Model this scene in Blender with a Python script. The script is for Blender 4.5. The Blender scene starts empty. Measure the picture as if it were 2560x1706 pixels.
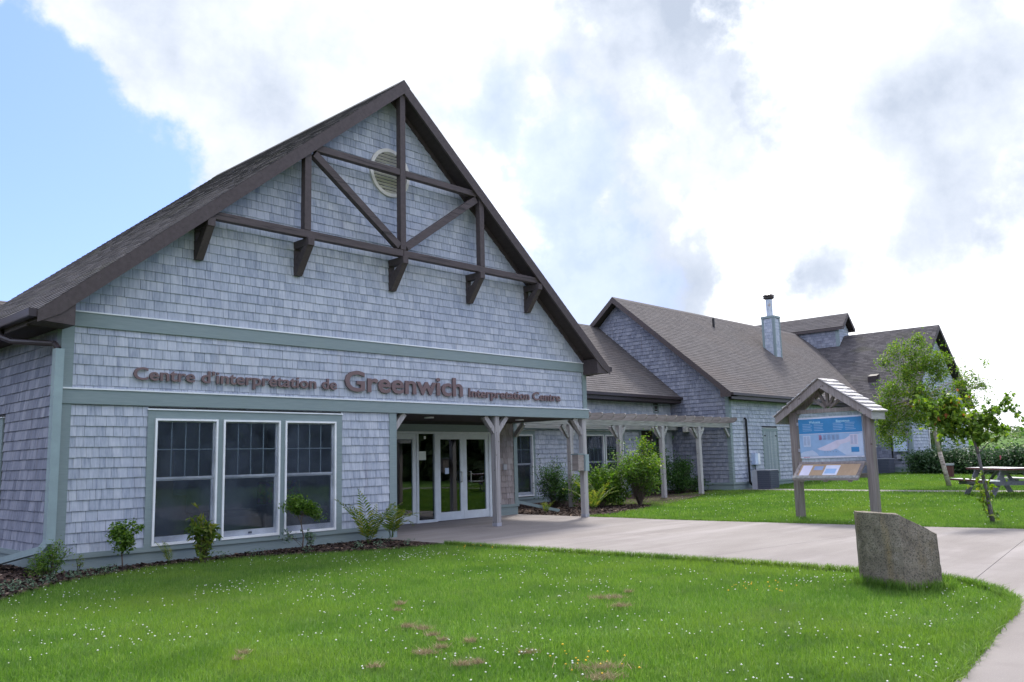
import bpy, bmesh, math, random
import numpy as np
from mathutils import Vector, Matrix
R = math.radians
rng = random.Random(7)
nr = np.random.default_rng(11)
C = bpy.context.scene.collection
sc = bpy.context.scene

# ------------------------------------------------------------------ camera, sky, sun, exposure
cam_d = bpy.data.cameras.new('camera'); cam = bpy.data.objects.new('camera', cam_d); C.objects.link(cam)
CR = Vector((0.6880, -0.7253, -0.0251)); CU = Vector((-0.0843, -0.1142, 0.9899)); CF = Vector((0.7208, 0.6789, 0.1397))
cam.matrix_world = Matrix(((CR.x, CU.x, -CF.x, 0), (CR.y, CU.y, -CF.y, 0), (CR.z, CU.z, -CF.z, 0), (0, 0, 0, 1)))
cam_d.sensor_width = 36; cam_d.lens = 29.69; cam_d.clip_start = 0.05; cam_d.clip_end = 3000
sc.camera = cam
sc.view_settings.view_transform = 'Standard'; sc.view_settings.look = 'None'
sc.view_settings.exposure = 1.7; sc.view_settings.gamma = 1.0; sc.view_settings.use_curve_mapping = False
try:
    sc.cycles.max_bounces = 8; sc.cycles.transparent_max_bounces = 16
    sc.cycles.use_denoising = True
except Exception: pass

SUN_AZ, SUN_EL = 60.0, 52.0      # azimuth from +Y towards +X
sun_d = bpy.data.lights.new('sun', 'SUN'); sun_d.energy = 1.6; sun_d.angle = R(10); sun_d.color = (1.0, 0.95, 0.88)
sun = bpy.data.objects.new('sun', sun_d); C.objects.link(sun)
sdir = Vector((math.sin(R(SUN_AZ)) * math.cos(R(SUN_EL)), math.cos(R(SUN_AZ)) * math.cos(R(SUN_EL)), math.sin(R(SUN_EL))))
sun.rotation_euler = sdir.to_track_quat('Z', 'Y').to_euler(); sun.location = (0, 0, 30)

world = bpy.data.worlds.new('World'); sc.world = world; world.use_nodes = True
def build_world():
    nt = world.node_tree; nt.nodes.clear(); N = nt.nodes; L = nt.links
    def new(t, **k):
        n = N.new(t)
        for a, b in k.items(): setattr(n, a, b)
        return n
    def math_(op, a, b=None, clamp=False):
        n = new('ShaderNodeMath', operation=op, use_clamp=clamp)
        for i, v in enumerate((a, b)):
            if v is None: continue
            if isinstance(v, (int, float)): n.inputs[i].default_value = v
            else: L.new(v, n.inputs[i])
        return n.outputs[0]
    def smooth(v, a, b, hi=1.0):
        n = new('ShaderNodeMapRange', interpolation_type='SMOOTHERSTEP')
        L.new(v, n.inputs['Value']); n.inputs['From Min'].default_value = a; n.inputs['From Max'].default_value = b
        n.inputs['To Max'].default_value = hi
        return n.outputs[0]
    geo = new('ShaderNodeTexCoord'); d = geo.outputs['Generated']
    sky = new('ShaderNodeTexSky', sky_type='NISHITA', sun_disc=False)
    sky.sun_elevation = R(SUN_EL); sky.sun_rotation = R(SUN_AZ); sky.air_density = 1.0; sky.dust_density = 1.2; sky.ozone_density = 1.5
    n1 = new('ShaderNodeTexNoise'); n1.inputs['Scale'].default_value = 4.5; n1.inputs['Detail'].default_value = 9; n1.inputs['Roughness'].default_value = 0.58
    L.new(d, n1.inputs['Vector'])
    sub = new('ShaderNodeVectorMath', operation='SUBTRACT'); L.new(n1.outputs['Color'], sub.inputs[0]); sub.inputs[1].default_value = (0.5, 0.5, 0.5)
    scl = new('ShaderNodeVectorMath', operation='SCALE'); L.new(sub.outputs[0], scl.inputs[0]); scl.inputs['Scale'].default_value = 0.13
    add = new('ShaderNodeVectorMath', operation='ADD'); L.new(d, add.inputs[0]); L.new(scl.outputs[0], add.inputs[1])
    def dot(v, vec):
        n = new('ShaderNodeVectorMath', operation='DOT_PRODUCT'); L.new(v, n.inputs[0]); n.inputs[1].default_value = vec
        return n.outputs['Value']
    dw = add.outputs[0]
    clear = smooth(dot(dw, CLEAR), 0.914, 0.928)
    p2 = smooth(dot(dw, (0.7022, 0.6539, 0.2816)), 0.984, 1.0, 0.28)
    # broken cloud elsewhere round the sky
    n2 = new('ShaderNodeTexNoise'); n2.inputs['Scale'].default_value = 2.1; n2.inputs['Detail'].default_value = 8; n2.inputs['Roughness'].default_value = 0.55
    L.new(d, n2.inputs['Vector'])
    away = smooth(dot(d, tuple(CF)), 0.72, 0.45)
    gen = math_('MULTIPLY', smooth(n2.outputs['Fac'], 0.45, 0.60), away)
    gap = math_('MAXIMUM', math_('MAXIMUM', clear, p2), gen)
    # pale grey undersides of the clouds
    g = None
    for v, a, b, amt in GREY:
        s = smooth(dot(dw, v), a, b, amt)
        g = s if g is None else math_('MAXIMUM', g, s)
    gm = new('ShaderNodeMapRange'); L.new(n1.outputs['Fac'], gm.inputs['Value']); gm.inputs['From Min'].default_value = 0.28; gm.inputs['From Max'].default_value = 0.72; gm.inputs['To Min'].default_value = 0.62; gm.inputs['To Max'].default_value = 1.10
    g = math_('MULTIPLY', g, gm.outputs[0], True)
    ng = math_('MULTIPLY', smooth(n2.outputs['Fac'], 0.40, 0.62), 0.8)
    g = math_('MAXIMUM', g, math_('MULTIPLY', ng, away))
    glow = smooth(dot(d, tuple(sdir)), 0.55, 1.0)
    # clouds behind the view are kept brighter than those ahead, to light the facade
    lit = new('ShaderNodeMixRGB'); lit.inputs['Color1'].default_value = CLOUD_WHITE; lit.inputs['Color2'].default_value = CLOUD_AWAY
    L.new(smooth(dot(d, tuple(CF)), 0.62, 0.10), lit.inputs['Fac'])
    cc = new('ShaderNodeMixRGB'); L.new(lit.outputs[0], cc.inputs['Color1']); cc.inputs['Color2'].default_value = CLOUD_GREY
    L.new(math_('POWER', g, 1.25), cc.inputs['Fac'])
    gl = new('ShaderNodeMixRGB', blend_type='ADD'); L.new(cc.outputs[0], gl.inputs['Color1']); gl.inputs['Color2'].default_value = (3, 2.9, 2.7, 1); 
    L.new(math_('MULTIPLY', glow, math_('SUBTRACT', 1.0, g)), gl.inputs['Fac'])
    # thin haze lifts the blue a little
    skm = new('ShaderNodeMixRGB', blend_type='ADD'); skm.inputs['Fac'].default_value = 1.0
    sk2 = new('ShaderNodeMixRGB', blend_type='MULTIPLY'); sk2.inputs['Fac'].default_value = 1.0; L.new(sky.outputs[0], sk2.inputs['Color1']); sk2.inputs['Color2'].default_value = SKY_MUL
    L.new(sk2.outputs[0], skm.inputs['Color1']); skm.inputs['Color2'].default_value = SKY_ADD
    mx = new('ShaderNodeMixRGB'); L.new(gap, mx.inputs['Fac']); L.new(gl.outputs[0], mx.inputs['Color1']); L.new(skm.outputs[0], mx.inputs['Color2'])
    bg = new('ShaderNodeBackground'); bg.inputs['Strength'].default_value = 0.10
    L.new(mx.outputs[0], bg.inputs['Color'])
    out = new('ShaderNodeOutputWorld'); L.new(bg.outputs[0], out.inputs[0])
CLEAR = (0.1166, 0.9922, 0.0444)
CLOUD_WHITE = (4.6, 4.7, 4.95, 1); CLOUD_AWAY = (8.0, 8.1, 8.4, 1); CLOUD_GREY = (1.85, 2.1, 2.55, 1)
SKY_MUL = (0.34, 0.35, 0.53, 1); SKY_ADD = (0.40, 0.74, 1.85, 1)
GREY = [((0.4775, 0.747, 0.4626), 0.90, 0.997, 0.98), ((0.7243, 0.5686, 0.3899), 0.972, 0.9995, 0.97), ((0.8061, 0.5174, 0.2873), 0.977, 0.9995, 0.95),
        ((0.9076, 0.2613, 0.3286), 0.962, 0.9985, 1.0), ((0.9079, 0.1721, 0.3823), 0.975, 0.9985, 0.9), ((0.9581, 0.2007, 0.2045), 0.988, 0.9992, 0.85)]
def _unit(px, py):
    v = CF + CR * ((px - 1280) / 2111.27) - CU * ((py - 853) / 2111.27); v.normalize(); return tuple(v)
CLEAR = _unit(-480 * 1.088, 900 * 1.088)   # the direction of the open blue part of the sky, low in the north-west
build_world()

# ------------------------------------------------------------------ helpers
BASE = {}
class MB:
    def __init__(s): s.v = []; s.f = []; s.t = []; s.cur = 0.5
    def quad(s, *p):
        n = len(s.v); s.v += [tuple(q) for q in p]; s.f.append(tuple(range(n, n + len(p)))); s.t.append(s.cur)
    def hexa(s, p):          # p: 4 bottom then 4 top
        n = len(s.v); s.v += [tuple(q) for q in p]
        for f in ((0, 3, 2, 1), (4, 5, 6, 7), (0, 1, 5, 4), (1, 2, 6, 5), (2, 3, 7, 6), (3, 0, 4, 7)):
            s.f.append(tuple(n + i for i in f)); s.t.append(s.cur)
    def box(s, x0, x1, y0, y1, z0, z1):
        s.hexa([(x0, y0, z0), (x1, y0, z0), (x1, y1, z0), (x0, y1, z0), (x0, y0, z1), (x1, y0, z1), (x1, y1, z1), (x0, y1, z1)])
    def prism(s, pts, off):
        n = len(s.v); m = len(pts); o = Vector(off)
        s.v += [tuple(p) for p in pts] + [tuple(Vector(p) + o) for p in pts]
        s.f.append(tuple(range(n + m - 1, n - 1, -1))); s.f.append(tuple(range(n + m, n + 2 * m)))
        for i in range(m):
            j = (i + 1) % m; s.f.append((n + i, n + j, n + m + j, n + m + i))
        s.t += [s.cur] * (m + 2)
    def beam(s, p, q, w, h, up=(0, 0, 1), ch=0.0):
        p = Vector(p); q = Vector(q); d = (q - p).normalized(); up = Vector(up)
        a = d.cross(up)
        if a.length < 1e-4: a = d.cross(Vector((1, 0, 0)))
        a.normalize(); b = a.cross(d).normalized(); a *= w / 2; b *= h / 2
        s.hexa([p - a - b, p + a - b, q + a - b, q - a - b, p - a + b, p + a + b, q + a + b, q - a + b])
    def tube(s, p, q, r0, r1=None, n=10, caps=True):
        r1 = r0 if r1 is None else r1
        p = Vector(p); q = Vector(q); d = (q - p).normalized()
        a = d.cross(Vector((0, 0, 1)))
        if a.length < 1e-3: a = Vector((1, 0, 0))
        a.normalize(); b = d.cross(a)
        k = len(s.v)
        for c, r in ((p, r0), (q, r1)):
            for i in range(n):
                t = 2 * math.pi * i / n; s.v.append(tuple(c + a * (r * math.cos(t)) + b * (r * math.sin(t))))
        for i in range(n):
            j = (i + 1) % n; s.f.append((k + i, k + j, k + n + j, k + n + i)); s.t.append(s.cur)
        if caps:
            s.f.append(tuple(range(k + n - 1, k - 1, -1))); s.f.append(tuple(range(k + n, k + 2 * n))); s.t += [s.cur] * 2
    def path(s, pts, rads, n=8):
        for i in range(len(pts) - 1): s.tube(pts[i], pts[i + 1], rads[i], rads[i + 1], n, True)
    def build(s, name, mat, parent=None, smooth=False, bevel=0.0, **props):
        base = BASE.get(parent.name, Vector((0, 0, 0))) if parent else Vector((0, 0, 0))
        me = bpy.data.meshes.new(name)
        me.from_pydata([(x - base.x, y - base.y, z - base.z) for x, y, z in s.v], [], s.f)
        at = me.attributes.new('tone', 'FLOAT', 'FACE')
        at.data.foreach_set('value', s.t)
        bm = bmesh.new(); bm.from_mesh(me); bmesh.ops.recalc_face_normals(bm, faces=bm.faces)
        if bevel: 
            bmesh.ops.remove_doubles(bm, verts=bm.verts, dist=1e-5)
            bmesh.ops.bevel(bm, geom=list(bm.edges), offset=bevel, segments=1, affect='EDGES', clamp_overlap=True)
        bm.to_mesh(me); bm.free()
        me.materials.append(mat)
        if smooth: me.shade_smooth()
        o = bpy.data.objects.new(name, me); C.objects.link(o)
        if parent: o.parent = parent; BASE[o.name] = base
        else: BASE[o.name] = base
        for k, v in props.items(): o[k] = v
        return o
def root(name, label, cat, loc=(0, 0, 0), group=None):
    o = bpy.data.objects.new(name, None); C.objects.link(o); o.location = loc; o.empty_display_size = 0.2
    BASE[o.name] = Vector(loc); o['label'] = label; o['category'] = cat
    if group: o['group'] = group
    return o
def tag(o, label, cat, group=None):
    o['label'] = label; o['category'] = cat
    if group: o['group'] = group
    return o
def np_mesh(name, V, F, mat, parent=None, tone=None, k=None, **props):
    """V (n,3), F (m,k) all faces with k corners; tone per face"""
    base = BASE.get(parent.name, Vector((0, 0, 0))) if parent else Vector((0, 0, 0))
    V = np.asarray(V, dtype=np.float32) - np.array(base, dtype=np.float32); F = np.asarray(F, dtype=np.int32)
    me = bpy.data.meshes.new(name); m, k = F.shape
    me.vertices.add(len(V)); me.vertices.foreach_set('co', V.ravel())
    me.loops.add(m * k); me.loops.foreach_set('vertex_index', F.ravel())
    me.polygons.add(m); me.polygons.foreach_set('loop_start', np.arange(0, m * k, k, dtype=np.int32))
    me.update(calc_edges=True); me.validate()
    if tone is not None:
        at = me.attributes.new('tone', 'FLOAT', 'FACE'); at.data.foreach_set('value', np.asarray(tone, dtype=np.float32))
    me.materials.append(mat)
    o = bpy.data.objects.new(name, me); C.objects.link(o)
    if parent: o.parent = parent
    BASE[o.name] = base
    for a, b in props.items(): o[a] = b
    return o

# ------------------------------------------------------------------ materials
def material(name, ramp, rough=0.85, coords='Object', scale=(1, 1, 1), noise=4.0, detail=6, tone=0.0, tone_cols=None, bump=0.0, bump_dist=0.01,
             patch=None, metal=0.0, spec=0.3, translucent=0.0, speck=None, coat=0.0):
    """ramp: list of (pos, rgb) driven by stretched noise plus the per-piece tone attribute"""
    m = bpy.data.materials.new(name); m.use_nodes = True; nt = m.node_tree; N = nt.nodes; L = nt.links; N.clear()
    out = N.new('ShaderNodeOutputMaterial'); b = N.new('ShaderNodeBsdfPrincipled')
    b.inputs['Roughness'].default_value = rough; b.inputs['Metallic'].default_value = metal; b.inputs['Specular IOR Level'].default_value = spec
    tc = N.new('ShaderNodeTexCoord'); mp = N.new('ShaderNodeMapping'); mp.inputs['Scale'].default_value = scale; L.new(tc.outputs[coords], mp.inputs['Vector'])
    nz = N.new('ShaderNodeTexNoise'); nz.inputs['Scale'].default_value = noise; nz.inputs['Detail'].default_value = detail; nz.inputs['Roughness'].default_value = 0.6
    fac = nz.outputs['Fac']
    at = None
    if tone:
        at = N.new('ShaderNodeAttribute'); at.attribute_name = 'tone'
        # shift the grain per piece so neighbours do not share streaks
        ad = N.new('ShaderNodeVectorMath'); ad.operation = 'ADD'; L.new(mp.outputs[0], ad.inputs[0])
        cx = N.new('ShaderNodeCombineXYZ'); mm = N.new('ShaderNodeMath'); mm.operation = 'MULTIPLY'; mm.inputs[1].default_value = 57.0
        L.new(at.outputs['Fac'], mm.inputs[0]); L.new(mm.outputs[0], cx.inputs[0]); L.new(mm.outputs[0], cx.inputs[1]); L.new(cx.outputs[0], ad.inputs[1])
        L.new(ad.outputs[0], nz.inputs['Vector'])
        s1 = N.new('ShaderNodeMath'); s1.operation = 'SUBTRACT'; L.new(at.outputs['Fac'], s1.inputs[0]); s1.inputs[1].default_value = 0.5
        s2 = N.new('ShaderNodeMath'); s2.operation = 'MULTIPLY_ADD'; L.new(s1.outputs[0], s2.inputs[0]); s2.inputs[1].default_value = tone; L.new(fac, s2.inputs[2])
        fac = s2.outputs[0]
    else: L.new(mp.outputs[0], nz.inputs['Vector'])
    cr = N.new('ShaderNodeValToRGB'); el = cr.color_ramp.elements
    while len(el) < len(ramp): el.new(0.5)
    for e, (p, c) in zip(el, ramp): e.position = p; e.color = (*c, 1)
    L.new(fac, cr.inputs['Fac']); col = cr.outputs['Color']
    if patch:   # (scale, lo, hi, rgb, amount)
        for (ps, lo, hi, rgb, amt) in patch:
            pn = N.new('ShaderNodeTexNoise'); pn.inputs['Detail'].default_value = 4
            if isinstance(ps, tuple):
                pm = N.new('ShaderNodeMapping'); pm.inputs['Scale'].default_value = ps; L.new(tc.outputs[coords], pm.inputs['Vector']); L.new(pm.outputs[0], pn.inputs['Vector']); pn.inputs['Scale'].default_value = 1
            else: pn.inputs['Scale'].default_value = ps; L.new(tc.outputs[coords], pn.inputs['Vector'])
            mr = N.new('ShaderNodeMapRange'); L.new(pn.outputs['Fac'], mr.inputs['Value']); mr.inputs['From Min'].default_value = lo; mr.inputs['From Max'].default_value = hi; mr.inputs['To Max'].default_value = amt
            mx = N.new('ShaderNodeMixRGB'); L.new(mr.outputs[0], mx.inputs['Fac']); L.new(col, mx.inputs['Color1']); mx.inputs['Color2'].default_value = (*rgb, 1); col = mx.outputs[0]
    if speck:   # (scale, threshold, rgb, amount)
        for (ss, th, rgb, amt) in speck:
            vn = N.new('ShaderNodeTexNoise'); vn.inputs['Scale'].default_value = ss; vn.inputs['Detail'].default_value = 1; L.new(tc.outputs[coords], vn.inputs['Vector'])
            mr = N.new('ShaderNodeMapRange'); L.new(vn.outputs['Fac'], mr.inputs['Value']); mr.inputs['From Min'].default_value = th; mr.inputs['From Max'].default_value = th + 0.06; mr.inputs['To Max'].default_value = amt
            mx = N.new('ShaderNodeMixRGB'); L.new(mr.outputs[0], mx.inputs['Fac']); L.new(col, mx.inputs['Color1']); mx.inputs['Color2'].default_value = (*rgb, 1); col = mx.outputs[0]
    L.new(col, b.inputs['Base Color'])
    if bump:
        bp = N.new('ShaderNodeBump'); bp.inputs['Strength'].default_value = bump; bp.inputs['Distance'].default_value = bump_dist; L.new(nz.outputs['Fac'], bp.inputs['Height']); L.new(bp.outputs[0], b.inputs['Normal'])
    if translucent:
        tr = N.new('ShaderNodeBsdfTranslucent'); hs = N.new('ShaderNodeHueSaturation'); hs.inputs['Value'].default_value = 1.3; hs.inputs['Saturation'].default_value = 1.1
        L.new(col, hs.inputs['Color']); L.new(hs.outputs[0], tr.inputs['Color'])
        ms = N.new('ShaderNodeMixShader'); ms.inputs[0].default_value = translucent; L.new(b.outputs[0], ms.inputs[1]); L.new(tr.outputs[0], ms.inputs[2]); L.new(ms.outputs[0], out.inputs[0])
    else: L.new(b.outputs[0], out.inputs[0])
    return m
def flat(name, c, rough=0.6, **k):
    d = 0.9
    return material(name, [(0.3, tuple(x * d for x in c)), (0.7, tuple(min(1, x * 1.06) for x in c))], rough=rough, noise=k.pop('noise', 5.0), **k)

M = {}
M['shingle'] = material('weathered_cedar_shingle', [(0.10, (0.19, 0.225, 0.30)), (0.34, (0.32, 0.358, 0.435)), (0.54, (0.405, 0.442, 0.52)), (0.80, (0.50, 0.53, 0.59))],
    scale=(34, 34, 2.2), noise=1.0, tone=0.30, bump=0.25, bump_dist=0.004, patch=[((9, 9, 1.2), 0.60, 0.82, (0.13, 0.15, 0.24), 0.6), (0.55, 0.5, 0.75, (0.24, 0.28, 0.40), 0.35), ((4.5, 4.5, 0.45), 0.60, 0.78, (0.33, 0.28, 0.26), 0.22)], rough=0.9, spec=0.15)
M['shingle_side'] = material('shaded_cedar_shingle', [(0.10, (0.11, 0.12, 0.165)), (0.34, (0.185, 0.20, 0.255)), (0.58, (0.25, 0.265, 0.325)), (0.85, (0.34, 0.35, 0.41))],
    scale=(34, 34, 2.2), noise=1.0, tone=0.36, bump=0.25, bump_dist=0.004, patch=[((9, 9, 1.2), 0.58, 0.8, (0.12, 0.10, 0.11), 0.55)], rough=0.9, spec=0.15)  # darker shingle copy; the shade on west-facing walls is in its colour
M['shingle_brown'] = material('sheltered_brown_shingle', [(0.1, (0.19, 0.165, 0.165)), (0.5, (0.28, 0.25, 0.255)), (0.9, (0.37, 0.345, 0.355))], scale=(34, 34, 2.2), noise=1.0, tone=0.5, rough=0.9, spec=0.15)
M['sheath'] = flat('wall_sheathing', (0.05, 0.05, 0.055), 0.95)
M['trim'] = material('grey_green_painted_trim', [(0.3, (0.19, 0.245, 0.258)), (0.7, (0.23, 0.285, 0.295))], scale=(1.2, 1.2, 14), noise=3, rough=0.7, patch=[(2.3, 0.55, 0.8, (0.21, 0.26, 0.25), 0.5)], bump=0.1, bump_dist=0.002)
M['cap'] = flat('white_metal_flashing', (0.72, 0.76, 0.80), 0.4)
M['brown'] = material('dark_brown_stained_timber', [(0.3, (0.056, 0.044, 0.045)), (0.7, (0.082, 0.066, 0.068))], scale=(3, 3, 3), noise=5, rough=0.65, bump=0.15, bump_dist=0.003, speck=[(30, 0.68, (0.03, 0.025, 0.025), 0.7)])
M['brown_h'] = material('dark_brown_checked_beam', [(0.3, (0.058, 0.046, 0.047)), (0.7, (0.085, 0.068, 0.07))], scale=(2, 6, 10), noise=2, rough=0.65, bump=0.2, bump_dist=0.004, patch=[((1.1, 5, 22), 0.60, 0.64, (0.022, 0.018, 0.018), 0.85)])
M['soffit'] = material('dark_brown_soffit_board', [(0.3, (0.034, 0.026, 0.026)), (0.7, (0.05, 0.04, 0.04))], scale=(8, 1, 1), noise=4, rough=0.8)
M['brown_metal'] = flat('brown_gutter_metal', (0.045, 0.035, 0.038), 0.35)
M['green_metal'] = flat('grey_green_downspout_metal', (0.27, 0.35, 0.37), 0.4)  # lightened; light on top of the downspout extension is put into the colour
M['roof'] = material('brown_grey_asphalt_shingle', [(0.1, (0.068, 0.063, 0.064)), (0.5, (0.110, 0.101, 0.102)), (0.9, (0.150, 0.139, 0.139))], scale=(7, 7, 7), noise=5, tone=0.24, rough=0.95, spec=0.1, bump=0.3, bump_dist=0.003,
    patch=[(0.35, 0.48, 0.7, (0.12, 0.097, 0.086), 0.35)])
M['roof_dark'] = material('dark_mossy_asphalt_shingle', [(0.1, (0.050, 0.047, 0.050)), (0.5, (0.085, 0.079, 0.083)), (0.9, (0.125, 0.116, 0.120))], scale=(7, 7, 7), noise=5, tone=0.5, rough=0.95, spec=0.1, bump=0.3, bump_dist=0.003,
    patch=[((1.5, 0.5, 0.6), 0.55, 0.7, (0.075, 0.075, 0.055), 0.5)])
M['post'] = material('weathered_grey_timber', [(0.25, (0.20, 0.19, 0.19)), (0.55, (0.35, 0.34, 0.345)), (0.8, (0.45, 0.445, 0.45))], scale=(22, 22, 1.1), noise=1.2, tone=0.25, rough=0.9, spec=0.15, bump=0.3, bump_dist=0.004, speck=[(14, 0.70, (0.10, 0.08, 0.07), 0.7)])
M['post_h'] = material('weathered_grey_beam', [(0.25, (0.19, 0.185, 0.18)), (0.55, (0.33, 0.335, 0.33)), (0.8, (0.44, 0.45, 0.45))], scale=(1.1, 12, 18), noise=1.4, tone=0.25, rough=0.9, spec=0.15, bump=0.3, bump_dist=0.004, patch=[(1.6, 0.5, 0.75, (0.24, 0.27, 0.23), 0.5)])
M['board'] = material('pale_blue_grey_boards', [(0.25, (0.19, 0.235, 0.26)), (0.55, (0.29, 0.34, 0.37)), (0.8, (0.37, 0.41, 0.44))], scale=(24, 24, 1.2), noise=1.2, tone=0.3, rough=0.9)
M['rafter'] = material('brown_weathered_rafter', [(0.25, (0.19, 0.165, 0.155)), (0.55, (0.30, 0.27, 0.255)), (0.8, (0.39, 0.36, 0.345))], scale=(6, 2, 20), noise=1.6, tone=0.3, rough=0.9, spec=0.15)
M['letter'] = flat('mauve_brown_sign_letter', (0.17, 0.118, 0.122), 0.5)
M['white'] = flat('white_window_frame', (0.78, 0.80, 0.83), 0.35)
M['sash'] = flat('shaded_white_vinyl_sash', (0.50, 0.54, 0.62), 0.4)  # white vinyl whose shade is painted in as blue-grey
M['muntin'] = flat('grey_green_muntin', (0.13, 0.18, 0.215), 0.5)
M['door'] = flat('pale_painted_aluminium', (0.62, 0.68, 0.74), 0.35)
M['chrome'] = flat('brushed_steel', (0.6, 0.6, 0.62), 0.25, metal=0.9)
M['inside'] = flat('dim_interior_wall', (0.62, 0.65, 0.70), 0.9)
M['inside_floor'] = flat('dim_interior_floor', (0.20, 0.19, 0.19), 0.5)
M['tan'] = flat('tan_display_board', (0.32, 0.23, 0.15), 0.8)
M['poster'] = material('bright_child_drawings', [(0.36, (0.05, 0.10, 0.30)), (0.47, (0.35, 0.06, 0.06)), (0.53, (0.12, 0.35, 0.06)), (0.64, (0.55, 0.45, 0.05))], scale=(4, 4, 4), noise=2, rough=0.7)
M['paper'] = flat('printed_paper_notice', (0.60, 0.66, 0.62), 0.8)
M['blackpipe'] = flat('black_plastic_pipe', (0.012, 0.012, 0.014), 0.4)
M['grille'] = flat('dark_condenser_grille', (0.075, 0.085, 0.12), 0.5)
M['wire'] = flat('condenser_guard_wire', (0.14, 0.155, 0.20), 0.5)
M['acgrey'] = flat('pale_grey_sheet_metal', (0.36, 0.37, 0.42), 0.45)
M['galv'] = material('galvanised_flue_metal', [(0.3, (0.30, 0.34, 0.40)), (0.7, (0.46, 0.50, 0.56))], scale=(1, 1, 0.6), noise=6, rough=0.4, metal=0.5, patch=[(6, 0.55, 0.7, (0.25, 0.16, 0.08), 0.6)])
M['cream'] = flat('cream_vent_plastic', (0.62, 0.60, 0.56), 0.6)
M['concrete'] = material('pinkish_grey_concrete_pavement', [(0.2, (0.160, 0.141, 0.134)), (0.5, (0.197, 0.177, 0.169)), (0.8, (0.23, 0.21, 0.202))], scale=(0.5, 1.6, 1), noise=0.9, detail=10, rough=0.85, spec=0.3, bump=0.15, bump_dist=0.004,
    patch=[((0.25, 2.2, 1), 0.5, 0.72, (0.29, 0.265, 0.262), 0.6), (0.45, 0.5, 0.7, (0.150, 0.133, 0.130), 0.55), (1.7, 0.56, 0.66, (0.15, 0.13, 0.125), 0.35)], speck=[(160, 0.62, (0.16, 0.14, 0.135), 0.5), (240, 0.66, (0.45, 0.43, 0.42), 0.4)])
M['stone'] = material('exposed_aggregate_concrete', [(0.3, (0.115, 0.100, 0.080)), (0.55, (0.20, 0.176, 0.142)), (0.75, (0.27, 0.243, 0.20))], scale=(1, 1, 0.7), noise=9, detail=8, rough=0.95, spec=0.15, bump=0.9, bump_dist=0.02,
    patch=[((5, 5, 0.8), 0.55, 0.72, (0.27, 0.19, 0.07), 0.45)], speck=[(60, 0.54, (0.06, 0.055, 0.048), 0.65), (95, 0.60, (0.28, 0.26, 0.22), 0.5)])
M['ground'] = None
M['soil'] = material('dark_bark_mulch', [(0.3, (0.025, 0.015, 0.012)), (0.6, (0.06, 0.036, 0.028)), (0.85, (0.11, 0.07, 0.055))], scale=(1, 1, 1), noise=22, detail=6, rough=0.95, bump=0.8, bump_dist=0.03)
M['chips'] = material('bark_mulch_chips', [(0.1, (0.022, 0.014, 0.012)), (0.5, (0.060, 0.038, 0.030)), (0.8, (0.12, 0.080, 0.060)), (1.0, (0.30, 0.22, 0.16))], noise=3, tone=1.1, rough=0.95)
M['blade'] = material('lawn_grass_blade', [(0.1, (0.060, 0.125, 0.020)), (0.45, (0.120, 0.230, 0.036)), (0.7, (0.178, 0.292, 0.056)), (1.0, (0.30, 0.36, 0.13))], noise=1.2, tone=0.75, rough=0.55, spec=0.35, translucent=0.45,
    patch=[((0.7, 0.7, 0.7), 0.5, 0.72, (0.05, 0.125, 0.025), 0.55), ((0.33, 0.33, 0.33), 0.50, 0.66, (0.19, 0.28, 0.045), 0.5), ((2.2, 2.2, 2.2), 0.54, 0.70, (0.19, 0.24, 0.09), 0.35), ((1.1, 1.1, 1.1), 0.52, 0.68, (0.05, 0.13, 0.02), 0.5), ((4.5, 4.5, 4.5), 0.56, 0.70, (0.07, 0.15, 0.03), 0.4)])
M['straw'] = material('dry_grass_clippings', [(0.2, (0.17, 0.135, 0.075)), (0.7, (0.38, 0.31, 0.19))], noise=2, tone=0.8, rough=0.9, translucent=0.2)
M['clover'] = flat('white_clover_flower', (0.75, 0.74, 0.70), 0.8)
M['buttercup'] = flat('yellow_buttercup_flower', (0.75, 0.45, 0.02), 0.6)
def leafmat(name, a, b, c, tl=0.45, tone=0.9):
    return material(name, [(0.1, a), (0.5, b), (0.9, c)], noise=1.5, tone=tone, rough=0.5, spec=0.35, translucent=tl)
M['leaf_a'] = leafmat('glossy_dark_leaf', (0.016, 0.045, 0.012), (0.042, 0.105, 0.022), (0.09, 0.18, 0.04))
M['leaf_b'] = leafmat('mid_green_leaf', (0.035, 0.085, 0.014), (0.095, 0.19, 0.026), (0.19, 0.29, 0.045))
M['leaf_t'] = leafmat('backlit_tree_leaf', (0.05, 0.11, 0.015), (0.125, 0.225, 0.03), (0.24, 0.34, 0.05), tl=0.5)
M['leaf_y'] = leafmat('yellow_green_leaf', (0.05, 0.11, 0.012), (0.13, 0.22, 0.025), (0.30, 0.34, 0.04))
M['leaf_o'] = leafmat('orange_new_leaf', (0.16, 0.07, 0.02), (0.32, 0.12, 0.05), (0.42, 0.22, 0.05))
M['fern'] = leafmat('fern_frond', (0.04, 0.08, 0.012), (0.10, 0.17, 0.025), (0.24, 0.25, 0.045))
M['silver'] = leafmat('silvery_weed_leaf', (0.06, 0.11, 0.07), (0.12, 0.19, 0.12), (0.22, 0.30, 0.19))
M['hedge'] = leafmat('rose_bush_leaf', (0.018, 0.045, 0.018), (0.042, 0.09, 0.035), (0.085, 0.15, 0.06), tl=0.3)
M['meadow'] = leafmat('meadow_brush_leaf', (0.045, 0.075, 0.025), (0.085, 0.13, 0.035), (0.16, 0.20, 0.06), tl=0.3)
M['conifer'] = leafmat('dark_woodland_foliage', (0.045, 0.065, 0.03), (0.10, 0.135, 0.055), (0.16, 0.20, 0.08), tl=0.4)
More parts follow.
